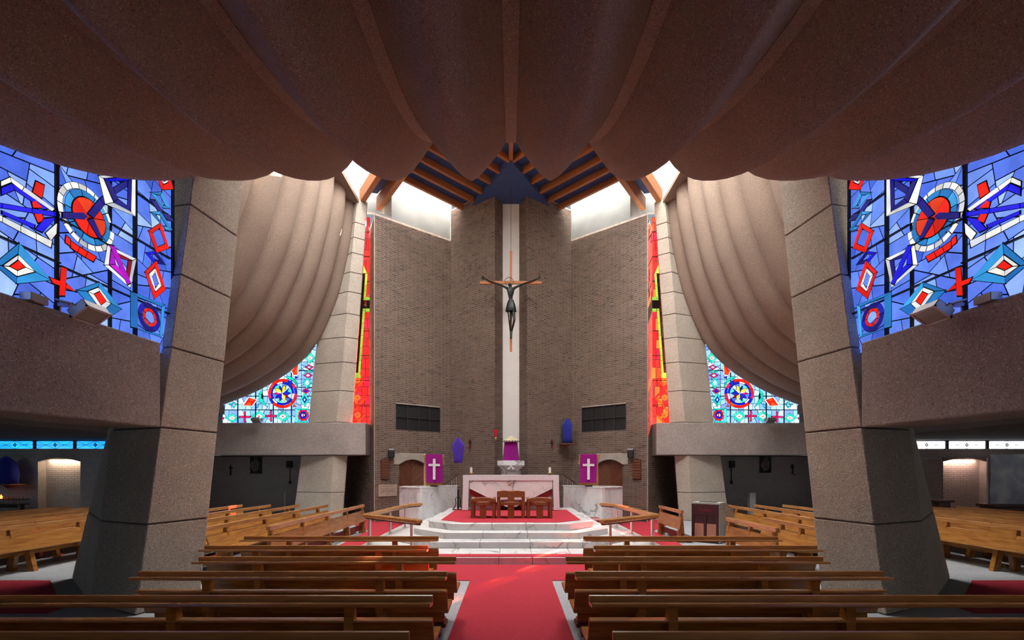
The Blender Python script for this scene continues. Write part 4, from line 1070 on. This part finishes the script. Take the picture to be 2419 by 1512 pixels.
# ------------------------------------------------------------------ fittings on the brick walls
def onwall(sx, key=None):
    w_, A, U, N, L = WALL[sx] if key is None else WALL[sx, key]
    ang = math.atan2(U.y, U.x) if sx < 0 else math.atan2(-U.y, -U.x)
    return lambda u, z, h=0: A + U * u + N * h + Vector((0, 0, z)), math.atan2(N.y, N.x) + math.pi / 2     # local -y looks into the room
for sx in (-1, 1):
    sd = 'left' if sx < 0 else 'right'
    at, rz = onwall(sx)
    # black ventilation grille
    g = empty('window_%d' % (13 if sx < 0 else 14), at((GRILLE[0] + GRILLE[1]) / 2, GRILLE[2]), rz); tag(g, 'black eight pane panel set in the brick wall above the %s door' % sd, 'panel', kind='structure')
    wd = GRILLE[1] - GRILLE[0]; ht = GRILLE[3] - GRILLE[2]
    for i in range(4):
        for j in range(2):
            B('panel', M['grille'], g, -wd / 2 + wd * i / 4 + .015, -wd / 2 + wd * (i + 1) / 4 - .015, .05, .08, ht * j / 2 + .012, ht * (j + 1) / 2 - .012)
            for k in range(5): B('louvre', M['black'], g, -wd / 2 + wd * i / 4 + .03, -wd / 2 + wd * (i + 1) / 4 - .03, .047, .05, ht * j / 2 + .05 + k * .085, ht * j / 2 + .1 + k * .085)
    fm = MB()
    for i in range(5): x = -wd / 2 + wd * i / 4; fm.box(x - .016, x + .016, -.005, .1, 0, ht)
    for z in (0, ht / 2, ht): fm.box(-wd / 2, wd / 2, -.003, .1, z - .014, z + .014)
    fm.build('frame', M['reliefdark'], g)
    # door
    dm = (DOOR[0] + DOOR[1]) / 2; hw = (DOOR[1] - DOOR[0]) / 2
    d = empty('door_%d' % (1 if sx < 0 else 2), at(dm, 0, -.12), rz); tag(d, 'arched chevron boarded wooden door in the %s brick wall' % sd, 'door', kind='structure')
    arch = lambda x: 2.2 + .2 * (1 - (x / hw) ** 2)
    B('backing', M['darkwood'], d, -hw, hw, .06, .1, 0, 2.62)
    for s in (-1, 1):
        k = 0; z = -.6
        win = ccw([(0, .02), (s * hw, .02), (s * hw, 2.2)] + [(s * hw * (1 - i / 6), arch(s * hw * (1 - i / 6))) for i in range(1, 7)])
        while z < 2.4:
            q = [(0, z), (s * hw, z + hw), (s * hw, z + hw + .11), (0, z + .11)]
            c = clip_poly(q, win) if area(win) > 0 else []
            if len(c) >= 3 and abs(area(c)) > .003: MB().prism(c, .0, .05, 'y').build('plank', M['door'], d, bevel=.006)
            z += .118
    MB().lathe([(.03, 0), (.03, .05)], 10, (-.06 * sx, -.03, 1.05)).build('door_knob', M['gold'], d)
    lt = empty('lintel', at(dm, 2.2, 0), rz); tag(lt, 'pale stone lintel arched over the %s door' % sd, 'lintel', kind='structure')
    n = 12; q = MB()
    for i in range(n):
        x0 = -hw + 2 * hw * i / n; x1 = -hw + 2 * hw * (i + 1) / n
        q.prism([(x0, arch(x0) - 2.2), (x1, arch(x1) - 2.2), (x1, .42), (x0, .42)], -.03, .2, 'y')
    q.box(-hw - .24, -hw, -.03, .1, 0, .42).box(hw, hw + .24, -.03, .1, 0, .42).build('stone', M['stone'], lt)
    # hymn board
    hb = empty('hymn_board', at(.38, 1.62, .02), rz); tag(hb, 'dark wooden hymn number board with slats beside the %s door' % sd, 'board')
    B('back_board', M['darkwood'], hb, -.17, .17, -.03, 0, 0, .76)
    MB().prism([(-.12, .76), (.12, .76), (0, .83)], -.03, 0, 'y').build('pediment', M['darkwood'], hb)
    for k in range(7): B('slat', M['door'], hb, -.15, .15, -.045, -.03, .03 + k * .105, .105 + k * .105)
    # loudspeaker
    ls = empty('wall_speaker', at(.62, 2.46, .03), rz + R(15) * sx); tag(ls, 'small black wall speaker beside the lintel of the %s door' % sd, 'speaker')
    B('cabinet', M['black'], ls, -.115, .115, -.2, -.0, 0, .27, .02); B('top_cap', M['alu'], ls, -.11, .11, -.19, 0, .27, .33, .015); MB().box(-.006, .012, -.206, -.2, .03, .045).build('badge', M['steel'], ls)
    # wall candle cross on the pier
    at2, rz2 = onwall(sx, 'p')
    wc = empty('wall_cross', at2(1.13, 2.7, .02), rz2); tag(wc, 'small dark consecration cross with candle bracket on the %s brick pier' % sd, 'cross')
    B('upright', M['darkwood'], wc, -.03, .03, -.03, 0, .18, .52); B('arm', M['darkwood'], wc, -.09, .09, -.032, -.002, .38, .45); MB().tube([(0, -.02, .2), (0, -.1, .1), (0, -.14, .14)], .013, 6).build('bracket', M['door'], wc); MB().lathe([(.01, 0), (.045, .02), (.03, .025)], 10, (0, -.14, .13)).build('drip_dish', M['gold'], wc)
    for k in range(2): MB().lathe([(.013, .15), (.013, .22)], 8, (.0 + .05 * k, -.14, 0)).build('candle', M['redglass'], wc)
at, rz = onwall(-1)
pq = empty('stone_plaque', at(.5, .96, .015), rz); tag(pq, 'pale engraved stone plaque low on the left brick wall', 'plaque')
B('tablet', M['plaque'], pq, -.38, .38, -.02, 0, 0, .45, .006)
tx = MB()
for z, a in ((.4, .26), (.34, .02), (.29, .3), (.235, .22), (.185, .3), (.13, .04), (.075, .08)):
    x = -a
    while x < a: w_ = random.uniform(.02, .06); tx.box(x, min(x + w_, a), -.022, -.019, z - .008, z + .008); x += w_ + .012
tx.build('engraving', M['ink'], pq)
# veiled statue on bracket
vsx = empty('veiled_statue', (2.32, 19.85, 3.06)); tag(vsx, 'statue veiled in royal blue cloth on a corner bracket', 'statue')
prof = [(.2, 0), (.2, .3), (.205, .55), (.22, .74), (.205, .8), (.145, .87), (.125, .94), (.09, 1.0), (.02, 1.03)]
n = 20; vs = []
for r, z in prof:
    for k in range(n):
        a = 2 * math.pi * k / n; vs.append((r * math.cos(a) * (1 + .06 * math.sin(5 * a)), r * .8 * math.sin(a) * (1 + .06 * math.cos(7 * a)), z))
MB().add(vs, [(i * n + k, i * n + (k + 1) % n, (i + 1) * n + (k + 1) % n, (i + 1) * n + k) for i in range(len(prof) - 1) for k in range(n)] + [tuple(reversed(range(n))), tuple(range((len(prof) - 1) * n, len(prof) * n))]).build('veil', M['bluecloth'], vsx, smooth=True)
sb = empty('statue_bracket', (2.32, 19.85, 2.82)); tag(sb, 'wooden corner bracket shelf under the blue veiled statue', 'bracket')
B('shelf', M['door'], sb, -.3, .26, -.22, .25, .19, .24, .01); MB().prism([(-.28, .19), (.15, .19), (-.1, .06), (-.25, 0)], -.05, .05, 'y').build('brace', M['door'], sb)
# sanctuary lamp
sl = empty('sanctuary_lamp', P(1171, 1041, 18.72)); tag(sl, 'ruby glass sanctuary lamp on the edge of the left brick pier', 'lamp')
MB().lathe([(.035, .14), (.07, .16), (.045, .2), (.05, .3), (.075, .42), (.07, .425)], 14).build('glass_cup', M['redglass'], sl, smooth=True)
MB().lathe([(.02, .0), (.05, .02), (.03, .06), (.045, .13), (.02, .15)], 12).build('holder', M['gold'], sl, smooth=True); MB().tube([(0, 0, .1), (.12, .25, .1), (.28, .45, .1)], .012, 6).build('wall_arm', M['chrome_dark'], sl)

# ------------------------------------------------------------------ crucifix hung before the niche
YCX = 18.2
cf = empty('crucifix', (0, YCX, PZ(830, YCX))); tag(cf, 'wooden hanging crucifix with blackened bronze figure before the white niche', 'crucifix')
zb = PZ(830, YCX); k = YCX / F
zr = lambda py: (830 - py) * k
B('upright', M['timber'], cf, -.045, .045, 0, .07, 0, zr(592), .006); B('crossbar', M['timber'], cf, -73 * k, 73 * k, -.02, .05, zr(671), zr(664), .006)
MB().tube([(0, .03, zr(592)), (0, .03, 12.66 - zb)], .008, 6).build('cable', M['chrome_dark'], cf)
sk = bpy.data.meshes.new('figure')
J = [(0, -.12, zr(726)), (-.01, -.14, zr(708)), (-.02, -.16, zr(693)), (-.03, -.2, zr(683)), (-.05, -.24, zr(674)),     # 0 pelvis .. 4 crown
     (-.14, -.14, zr(684)), (-.4, -.1, zr(675)), (-.82, -.06, zr(665)), (-1.0, -.06, zr(659)),
     (.12, -.14, zr(684)), (.38, -.1, zr(675)), (.82, -.06, zr(664)), (1.0, -.06, zr(660)),
     (-.07, -.12, zr(737)), (-.05, -.2, zr(762)), (-.015, -.1, zr(785)), (-.01, -.13, zr(803)),
     (.09, -.12, zr(737)), (.13, -.24, zr(760)), (.03, -.12, zr(785)), (.015, -.16, zr(803))]
E = [(0, 1), (1, 2), (2, 3), (3, 4), (2, 5), (5, 6), (6, 7), (7, 8), (2, 9), (9, 10), (10, 11), (11, 12), (0, 13), (13, 14), (14, 15), (15, 16), (0, 17), (17, 18), (18, 19), (19, 20)]
RD = [.1, .075, .13, .055, .085, .06, .038, .03, .035, .06, .038, .03, .035, .085, .055, .038, .035, .085, .055, .038, .035]
sk.from_pydata(J, E, []); sk.materials.append(M['bronze'])
fo = link('figure', sk, cf)
fo.modifiers.new('skin', 'SKIN'); 
for v, r in zip(sk.skin_vertices[0].data, RD): v.radius = (r, r * .85)
sk.skin_vertices[0].data[0].use_root = True
fo.modifiers.new('sub', 'SUBSURF').levels = 1; fo.modifiers['sub'].render_levels = 2
q = MB(); vs = []; n = 18
for r, z, y in ((.1, zr(712), -.13), (.15, zr(722), -.13), (.2, zr(738), -.13), (.19, zr(739), -.13)):
    for kk in range(n): a = 2 * math.pi * kk / n; f = 1 + .12 * math.sin(6 * a); vs.append((r * math.cos(a) * f, y + r * .65 * math.sin(a) * f, z))
q.add(vs, [(i * n + kk, i * n + (kk + 1) % n, (i + 1) * n + (kk + 1) % n, (i + 1) * n + kk) for i in range(3) for kk in range(n)]).build('loincloth', M['bronze'], fo, smooth=True)
MB().torus((-.07, -.14, zr(669)), .16, .009, 28, 6).build('halo', M['bronze'], cf)
for s, hx in ((-1, -1.0), (1, 1.0)):
    for f in range(5):
        MB().tube([(hx, -.07, zr(659)), (hx + s * .05, -.1, zr(659) + .03 * (f - 2)), (hx + s * .13 - s * .02 * abs(f - 2), -.11, zr(659) + .045 * (f - 2))], [.016, .012, .008], 6).build('finger', M['bronze'], fo)

# ------------------------------------------------------------------ floodlights on the beams
def flood(label, loc, rz, sc=1.0):
    t = empty('floodlight', loc, rz); tag(t, label, 'floodlight'); t.scale = (sc,) * 3
    hd = MB(); hd.M = Matrix.Translation((0, 0, .0)) @ Matrix.Rotation(R(-35), 4, 'X')
    hd.prism([(-.17, -.12), (.17, -.12), (.17, .12), (-.17, .12)], -.1, 0).loft([(-.17, -.12, 0), (.17, -.12, 0), (.17, .12, 0), (-.17, .12, 0)], [(-.09, -.06, .06), (.09, -.06, .06), (.09, .06, .06), (-.09, .06, .06)])
    hd.build('housing', M['alu'], t, bevel=.008)
    ln = MB(); ln.M = Matrix.Rotation(R(-35), 4, 'X'); ln.box(-.145, .145, -.095, .095, -.105, -.1); ln.build('lens', M['lens'], t)
    rm = MB(); rm.M = Matrix.Rotation(R(-35), 4, 'X')
    rm.box(-.18, .18, -.13, -.1, -.112, -.09).box(-.18, .18, .1, .13, -.112, -.09).box(-.18, -.15, -.13, .13, -.112, -.09).box(.15, .18, -.13, .13, -.112, -.09); rm.build('rim', M['alu'], t)
    MB().tube([(-.19, 0, 0), (-.19, .2, .05), (.19, .2, .05), (.19, 0, 0)], .013, 6).build('yoke', M['alu'], t)
    B('mounting_arm', M['alu'], t, -.03, .03, .18, .46, .03, .07); B('base_plate', M['alu'], t, -.05, .05, .36, .46, -.045, .04)
    return t
for sx in (-1, 1):
    sd = 'left' if sx < 0 else 'right'
    flood('silver floodlight clamped on the near %s beam in front of the blue window' % sd, (sx * 4.93, 5.62, 3.83), R(-90) * sx, .95)
    o = B('junction_box', M['alu'], None, *sorted((sx * 5.16, sx * 5.3)), 5.2, 5.4, 3.79, 3.88, .006); tag(o, 'grey junction box on the near %s beam beside the floodlight' % sd, 'box')
    flood('small silver floodlight on the far %s beam below the pale window' % sd, (sx * 9.65 if sx < 0 else 9.85, 18.35, 3.9), 0, .9)

# ------------------------------------------------------------------ pews
ORD = ['first', 'second', 'third', 'fourth', 'fifth', 'sixth', 'seventh', 'eighth', 'ninth', 'tenth']
def pew(name, label, loc, rz, L, group, kneeler=True, posts=None):
    """local x along the bench from 0 to L, +y is the way the sitters face"""
    t = empty(name, loc, rz); tag(t, label, 'pew', group)
    if posts is None:
        n = max(2, round((L - 1.4) / 1.7) + 1); posts = [.7 + (L - 1.4) * i / (n - 1) for i in range(n)]
    MB().prism([(.03, .8), (.06, .8), (.06, .875), (.045, .885), (.03, .88)], 0, L, 'x').build('rail_lip', M['rail'], t)
    MB().prism([(-.1, .815), (.03, .8), (.03, .83), (-.1, .845), (-.11, .83)], 0, L, 'x').build('book_ledge', M['rail'], t)
    MB().prism([(.13, .42), (.16, .42), (.055, .69), (.0, .69), (.0, .675), (.03, .67)], 0, L, 'x').build('backrest', M['wood'], t)
    MB().prism([(-.035, .672), (.0, .676), (.0, .69), (-.035, .686)], 0, L, 'x').build('back_ledge', M['rail'], t)
    MB().prism([(.13, .41), (.5, .425), (.53, .43), (.54, .445), (.53, .46), (.49, .462), (.13, .445)], 0, L, 'x').build('seat', M['wood'], t)
    B('seat_apron', M['wood'], t, .05, L - .05, .2, .23, .3, .415)
    for x in posts:
        MB().prism([(-.03, .44), (.12, .44), (.045, .81), (-.02, .81)], x - .04, x + .04, 'x').build('post', M['wood'], t)
        MB().prism([(-.04, 0), (.1, 0), (.16, .42), (.06, .45)], x - .045, x + .045, 'x').prism([(.4, 0), (.52, 0), (.42, .42), (.3, .42)], x - .045, x + .045, 'x').build('leg', M['wood'], t)
    if kneeler:
        B('kneeler', M['darkwood'], t, .08, L - .08, -.34, -.12, .12, .17, .01); B('kneeler_pad', M['leather'], t, .1, L - .1, -.33, -.13, .17, .2, .01)
        for x in (.2, L - .2): B('kneeler_foot', M['darkwood'], t, x - .05, x + .05, -.3, -.16, 0, .12)
    return t
def desk(label, loc, rz, L):
    t = empty('prayer_desk', loc, rz); tag(t, label, 'prayer desk')
    n = max(2, round(L / 1.4) + 1)
    MB().prism([(-.03, .8), (.03, .79), (.05, .8), (.05, .885), (-.03, .885)], 0, L, 'x').build('top_rail', M['rail'], t, bevel=.006)
    m = max(1, round(L / 3.2))
    for k in range(m): MB().prism([(.06, .36), (.09, .36), (.03, .7), (.0, .7)], L * k / m + .006, L * (k + 1) / m - .006, 'x').build('front_board', M['wood'], t, bevel=.006)
    for i in range(n):
        x = .12 + (L - .24) * i / (n - 1)
        MB().prism([(-.1, 0), (.12, 0), (.03, .8), (-.03, .8)], x - .04, x + .04, 'x').build('leg', M['wood'], t)
    B('kneeler', M['darkwood'], t, .08, L - .08, -.35, -.14, .1, .16, .01); B('stretcher', M['darkwood'], t, .05, L - .05, -.04, .0, .1, .26)
    return t
# nave rows on both sides of the aisle
rows = [(7.83, 1.18, 4.34), (6.86, 1.18, 4.37), (5.96, .68, 3.87), (5.09, .68, 3.95), (4.10, .67, 5.0), (3.17, .675, 5.0)]
for i, (Y, xi, xo) in enumerate(rows):
    L = xo - xi
    P_ = [.7, L - .75] if L < 3.5 else [.7, 2.2, 3.8]
    pew('nave_pew', 'oak pew left of the red aisle, %s row from the marble steps' % ORD[i], (-xo, Y, 0), 0, L, 'nave pews left of the aisle', posts=[L - p for p in P_])
    pew('nave_pew', 'oak pew right of the red aisle, %s row from the marble steps' % ORD[i], (xi, Y, 0), 0, L, 'nave pews right of the aisle', posts=P_)
# side bays: rows parallel with the viewing direction, facing the middle
Xs = [5.85, 6.75, 7.65, 8.55, 9.75, 10.7, 11.6, 12.5, 13.4]
for i, X in enumerate(Xs):
    y1 = 15.3 if X < 9 else 14.6; y0 = 9.2 if X < 8 else (10.7 if X < 9 else 8.7)
    pew('side_pew', 'oak pew in the left bay facing the altar, %s row out from the centre' % ORD[i], (-X, y1, 0), R(-90), y1 - y0, 'pews of the left bay', kneeler=X < 8)
    if i == 0:
        pew('side_pew', 'short oak pew behind the right prayer desk near the organ', (X, 9.0, 0), R(90), 2.1, 'pews of the right bay', kneeler=False)
    else:
        pew('side_pew', 'oak pew in the right bay facing the altar, %s row out from the centre' % ORD[i], (X + .1, y0, 0), R(90), y1 - y0, 'pews of the right bay', kneeler=X < 8)
desk('long oak prayer desk in front of the left bay pews', (-4.68, 15.3, 0), R(-90), 6.0)
desk('short oak prayer desk between the organ and the right brick wall', (4.6, 12.95, 0), R(90), 1.95)
desk('oak prayer desk in front of the organ in the right bay', (4.98, 9.0, 0), R(90), 2.1)

# ------------------------------------------------------------------ electric organ
og = empty('electric_organ', (4.97, 13.28, 0), math.atan2(-.45, .55)); tag(og, 'electric organ with mahogany end and grey sloping back', 'organ')
# local x: along the dark end (0..0.71); local +y: along the grey back
B('end_panel', M['organ_dark'], og, 0, .71, 0, .04, .1, 1.04, .006); B('base', M['organ_dark'], og, 0, .71, .02, .3, 0, .1)
B('left_stile', M['organ_dark'], og, .0, .07, -.02, 0, .05, .75); B('middle_stile', M['organ_dark'], og, .33, .39, -.02, 0, .05, .75); B('right_stile', M['organ_dark'], og, .65, .71, -.02, 0, .05, 1.04); B('top_panel', M['organ_dark'], og, 0, .71, -.03, 0, .75, 1.05, .006)
for x0, x1 in ((.08, .32), (.4, .64)): B('speaker_cloth', M['organ_pink'], og, x0, x1, -.012, .0, .08, .52)
bk = MB(); bk.prism([(.0, .02), (.45, .02), (.45, 1.05), (0, 1.05)], .69, .73, 'x'); bk.build('back_panel', M['organ_grey'], og, bevel=.004)
b2 = MB(); b2.prism([(.456, .02), (1.4, .02), (1.4, .68), (1.3, .8), (.456, 1.05)], .69, .73, 'x'); b2.build('back_panel', M['organ_grey'], og, bevel=.004)
MB().prism([(0, 1.05), (.46, 1.05), (1.31, .8), (1.42, .68), (1.42, .71), (1.32, .84), (.46, 1.09), (0, 1.09)], 0, .74, 'x').build('lid', M['organ_grey'], og, bevel=.004)
B('music_slot', M['black'], og, .15, .6, .1, .3, 1.088, 1.1)
B('inner_case', M['organ_dark'], og, .02, .69, .04, .44, .1, 1.04)
rv = MB()
for y, z in ((.06, .92), (.3, .9), (.06, .12), (.3, .1), (.55, .8), (.75, .82), (.95, .84), (1.15, .8), (.6, .65)): rv.box(.73, .737, y, y + .02, z, z + .02)
rv.build('screw', M['black'], og)
tc = bpy.data.curves.new('lettering', 'FONT'); tc.body = 'Technics'; tc.size = .095; tc.extrude = .002; tc.align_x = 'CENTER'
tc_o = bpy.data.objects.new('lettering_source', tc); tm = bpy.data.meshes.new_from_object(tc_o); bpy.data.objects.remove(tc_o)
to = link('lettering', tm, og); tm.materials.clear(); tm.materials.append(M['lettering']); to.location = (.36, -.034, .86); to.rotation_euler = (R(90), 0, 0)
pd = MB().box(-.12, .12, -.12, .12, 0, 1.0).box(-.2, .2, -.2, .2, 0, .06).box(-.15, .15, -.15, .15, 1.0, 1.03).build('pedestal', M['organ_grey']); pd.location = (10.05, 20.2, 0); tag(pd, 'slim grey pedestal against the painted wall of the right bay', 'pedestal')
pd = MB().tube([(0, 0, 0), (0, 0, 1.05)], .03, 8).lathe([(.16, 0), (.16, .03), (.03, .05)], 12).build('microphone_stand', M['steel']); pd.location = (-9.5, 20.3, 0); tag(pd, 'thin steel stand by the painted wall of the left bay', 'stand')

# ------------------------------------------------------------------ reliefs and small crosses on the painted walls
def relief(label, x, zlo, seed, Yw=21.58):
    t = empty('station_relief', (x, Yw, zlo)); tag(t, label, 'relief', 'stations of the cross')
    rnd = random.Random(seed)
    B('back_panel', M['reliefdark'], t, -.26, .26, -.035, 0, 0, .76)
    n = 14; pts = []
    for k in range(n):
        a = 2 * math.pi * k / n; r = rnd.uniform(.75, 1.0); pts.append((-.03 + .2 * r * math.cos(a), .36 + .27 * r * math.sin(a)))
    MB().prism(pts, -.07, -.035, 'y').build('figure_group', M['relief'], t)
    MB().tube([(p[0], -.075, p[1]) for p in pts + pts[:1]], .009, 5).build('outline', M['organ_grey'], t)
    for k in range(3):
        x0, z0 = rnd.uniform(-.12, .1), rnd.uniform(.2, .55)
        MB().lathe([(.0, -.05), (.05, -.02), (.06, .02), (.03, .06)], 8, (x0, -.07, z0)).build('carved_head', M['relief'], t, smooth=True)
    MB().torus((0, -.05, .66), .06, .008, 14, 5).build('halo', M['organ_grey'], t)
    B('number_plate', M['black'], t, .1, .25, -.05, -.035, .02, .17)
def small_cross(label, x, zlo, Yw=21.58):
    t = empty('wall_cross', (x, Yw, zlo)); tag(t, label, 'cross')
    B('upright', M['chrome_dark'], t, -.025, .025, -.03, 0, .12, .55); B('arm', M['chrome_dark'], t, -.08, .08, -.03, 0, .4, .46); MB().tube([(0, -.02, .14), (.02, -.1, .08), (.05, -.14, .1)], .013, 6).build('bracket', M['chrome_dark'], t); MB().lathe([(.01, 0), (.05, .02)], 10, (.05, -.14, .1)).build('drip_dish', M['chrome_dark'], t)
relief('carved station relief in the middle of the left bay wall', PX(606, 21.6), PZ(1119, 21.6), 1)
relief('carved station relief half hidden by the near left pillar', PX(490, 21.6), PZ(1119, 21.6), 2)
relief('carved station relief in the middle of the right bay wall', PX(1807, 21.6), PZ(1117, 21.6), 3)
relief('carved station relief half hidden by the near right pillar', PX(1925, 21.6), PZ(1117, 21.6), 4)
small_cross('small dark cross left of the carved relief in the left bay', PX(546, 21.6), PZ(1128, 21.6)); small_cross('small dark cross between the two reliefs in the right bay', PX(1871, 21.6), PZ(1126, 21.6))
o = MB().box(-.11, .11, -.14, 0, 0, .3).box(-.02, .02, -.03, 0, -.6, 0).box(-.05, .05, -.05, 0, -.72, -.6).build('wall_speaker', M['dark'], bevel=.01); o.location = (PX(686, 21.6), 21.58, PZ(1105, 21.6)); tag(o, 'grey wall speaker with cable on the left bay wall', 'speaker')
o = MB().box(-.11, .11, -.14, 0, 0, .3).box(-.02, .02, -.03, 0, -.6, 0).box(-.05, .05, -.05, 0, -.72, -.6).build('wall_speaker', M['dark'], bevel=.01); o.location = (PX(1727, 21.6), 21.58, PZ(1105, 21.6)); tag(o, 'grey wall speaker with cable on the right bay wall', 'speaker')

# ------------------------------------------------------------------ far aisle furniture
vb = empty('votive_stand', (PX(22, 16.5), 16.5, 0)); tag(vb, 'black iron votive candle stand in the left aisle', 'candle stand')
B('tray', M['chrome_dark'], vb, -.55, .5, -.2, .2, .78, .82); B('upper_tray', M['chrome_dark'], vb, -.55, .45, .0, .25, .95, .98); B('front_bar', M['chrome_dark'], vb, -.55, .5, -.22, -.19, .7, .8)
for x in (-.5, .45): B('leg', M['chrome_dark'], vb, x - .02, x + .02, -.05, .05, 0, .8)
vt = MB().lathe([(.025, 0), (.032, .07), (.03, .07)], 10).mesh('votive_glass', M['lens'])
for j in range(2):
    for i in range(9):
        o = link('votive_candle', vt); o.location = (PX(22, 16.5) - .5 + i * .105, 16.5 - .08 + j * .2, .821 + j * .16); tag(o, 'unlit votive candle glass, %s from the left in the %s row of the iron stand' % (ORD[i], ('front', 'back')[j]), 'candle', 'unlit votive candles')
lm, nt_, b_, o_ = new_mat('flame glow'); b_.inputs['Emission Color'].default_value = (1, .12, .03, 1); b_.inputs['Emission Strength'].default_value = 6; b_.inputs['Base Color'].default_value = (.6, .03, .02, 1)
o = MB().lathe([(.03, 0), (.038, .07), (.012, .12), (.002, .15)], 10).build('lit_votive_candle', lm); o.location = (PX(10, 16.5), 16.4, 1.0); tag(o, 'single burning red votive candle on the iron stand', 'candle')
bs = empty('veiled_statue', (PX(14, 16.6), 16.6, PZ(1143, 16.6))); tag(bs, 'statue veiled in dark blue cloth above the votive candles', 'statue')
prof = [(.36, 0), (.4, .3), (.37, .6), (.3, .78), (.16, .92), (.03, 1.0)]; n = 18; vs = []
for r, z in prof:
    for k in range(n): a = 2 * math.pi * k / n; vs.append((r * math.cos(a) * (1 + .07 * math.sin(4 * a)), r * .6 * math.sin(a), z * .95))
MB().add(vs, [(i * n + k, i * n + (k + 1) % n, (i + 1) * n + (k + 1) % n, (i + 1) * n + k) for i in range(5) for k in range(n)] + [tuple(reversed(range(n))), tuple(range(5 * n, 6 * n))]).build('veil', M['bluecloth'], bs, smooth=True)
o = MB().box(-.5, .45, -.3, .35, .12, .17).prism([(-.1, .12), (.4, .12), (.1, 0)], -.05, .05, 'y').build('statue_bracket', M['door'], bevel=.01); o.location = (PX(14, 16.6), 16.6, PZ(1143, 16.6) - .17); tag(o, 'wooden bracket under the dark blue veiled statue', 'bracket')
pt = empty('sky_painting', (PX(2425, 15.5), 15.5, PZ(1190, 15.5))); tag(pt, 'large unframed canvas of a cloudy sky in the right aisle', 'painting')
wp = (PX(2425, 15.5) - PX(2340, 15.5)); hp = 117 * 15.5 / F
B('canvas', M['painting'], pt, -wp, 1.6, 0, .04, 0, hp); MB().prism([(-wp - .03, -.02), (-wp + .1, -.02), (-wp + .02, hp - .1), (-wp - .03, hp - .1)], .05, .1, 'y').build('stretcher_edge', M['white'], pt)
sh = empty('long_cabinet', (PX(2425, 15.4), 15.4, 0)); tag(sh, 'dark wooden cabinet below the cloudy sky painting', 'cabinet')
B('body', M['darkwood'], sh, -1.1, 1.6, -.05, .4, 0, .8); B('top', M['darkwood'], sh, -1.2, 1.7, -.12, .45, .8, PZ(1190, 15.5) - .005, .01)
o = MB().box(-.25, .25, -.25, .25, 0, .06).box(-.2, .2, -.2, .2, .06, .9).box(-.3, .3, -.25, .25, .9, .97).build('display_stand', M['darkwood'], bevel=.01); o.location = (PX(2232, 16), 16.2, 0); tag(o, 'dark wooden stand against the right recess wall', 'stand')
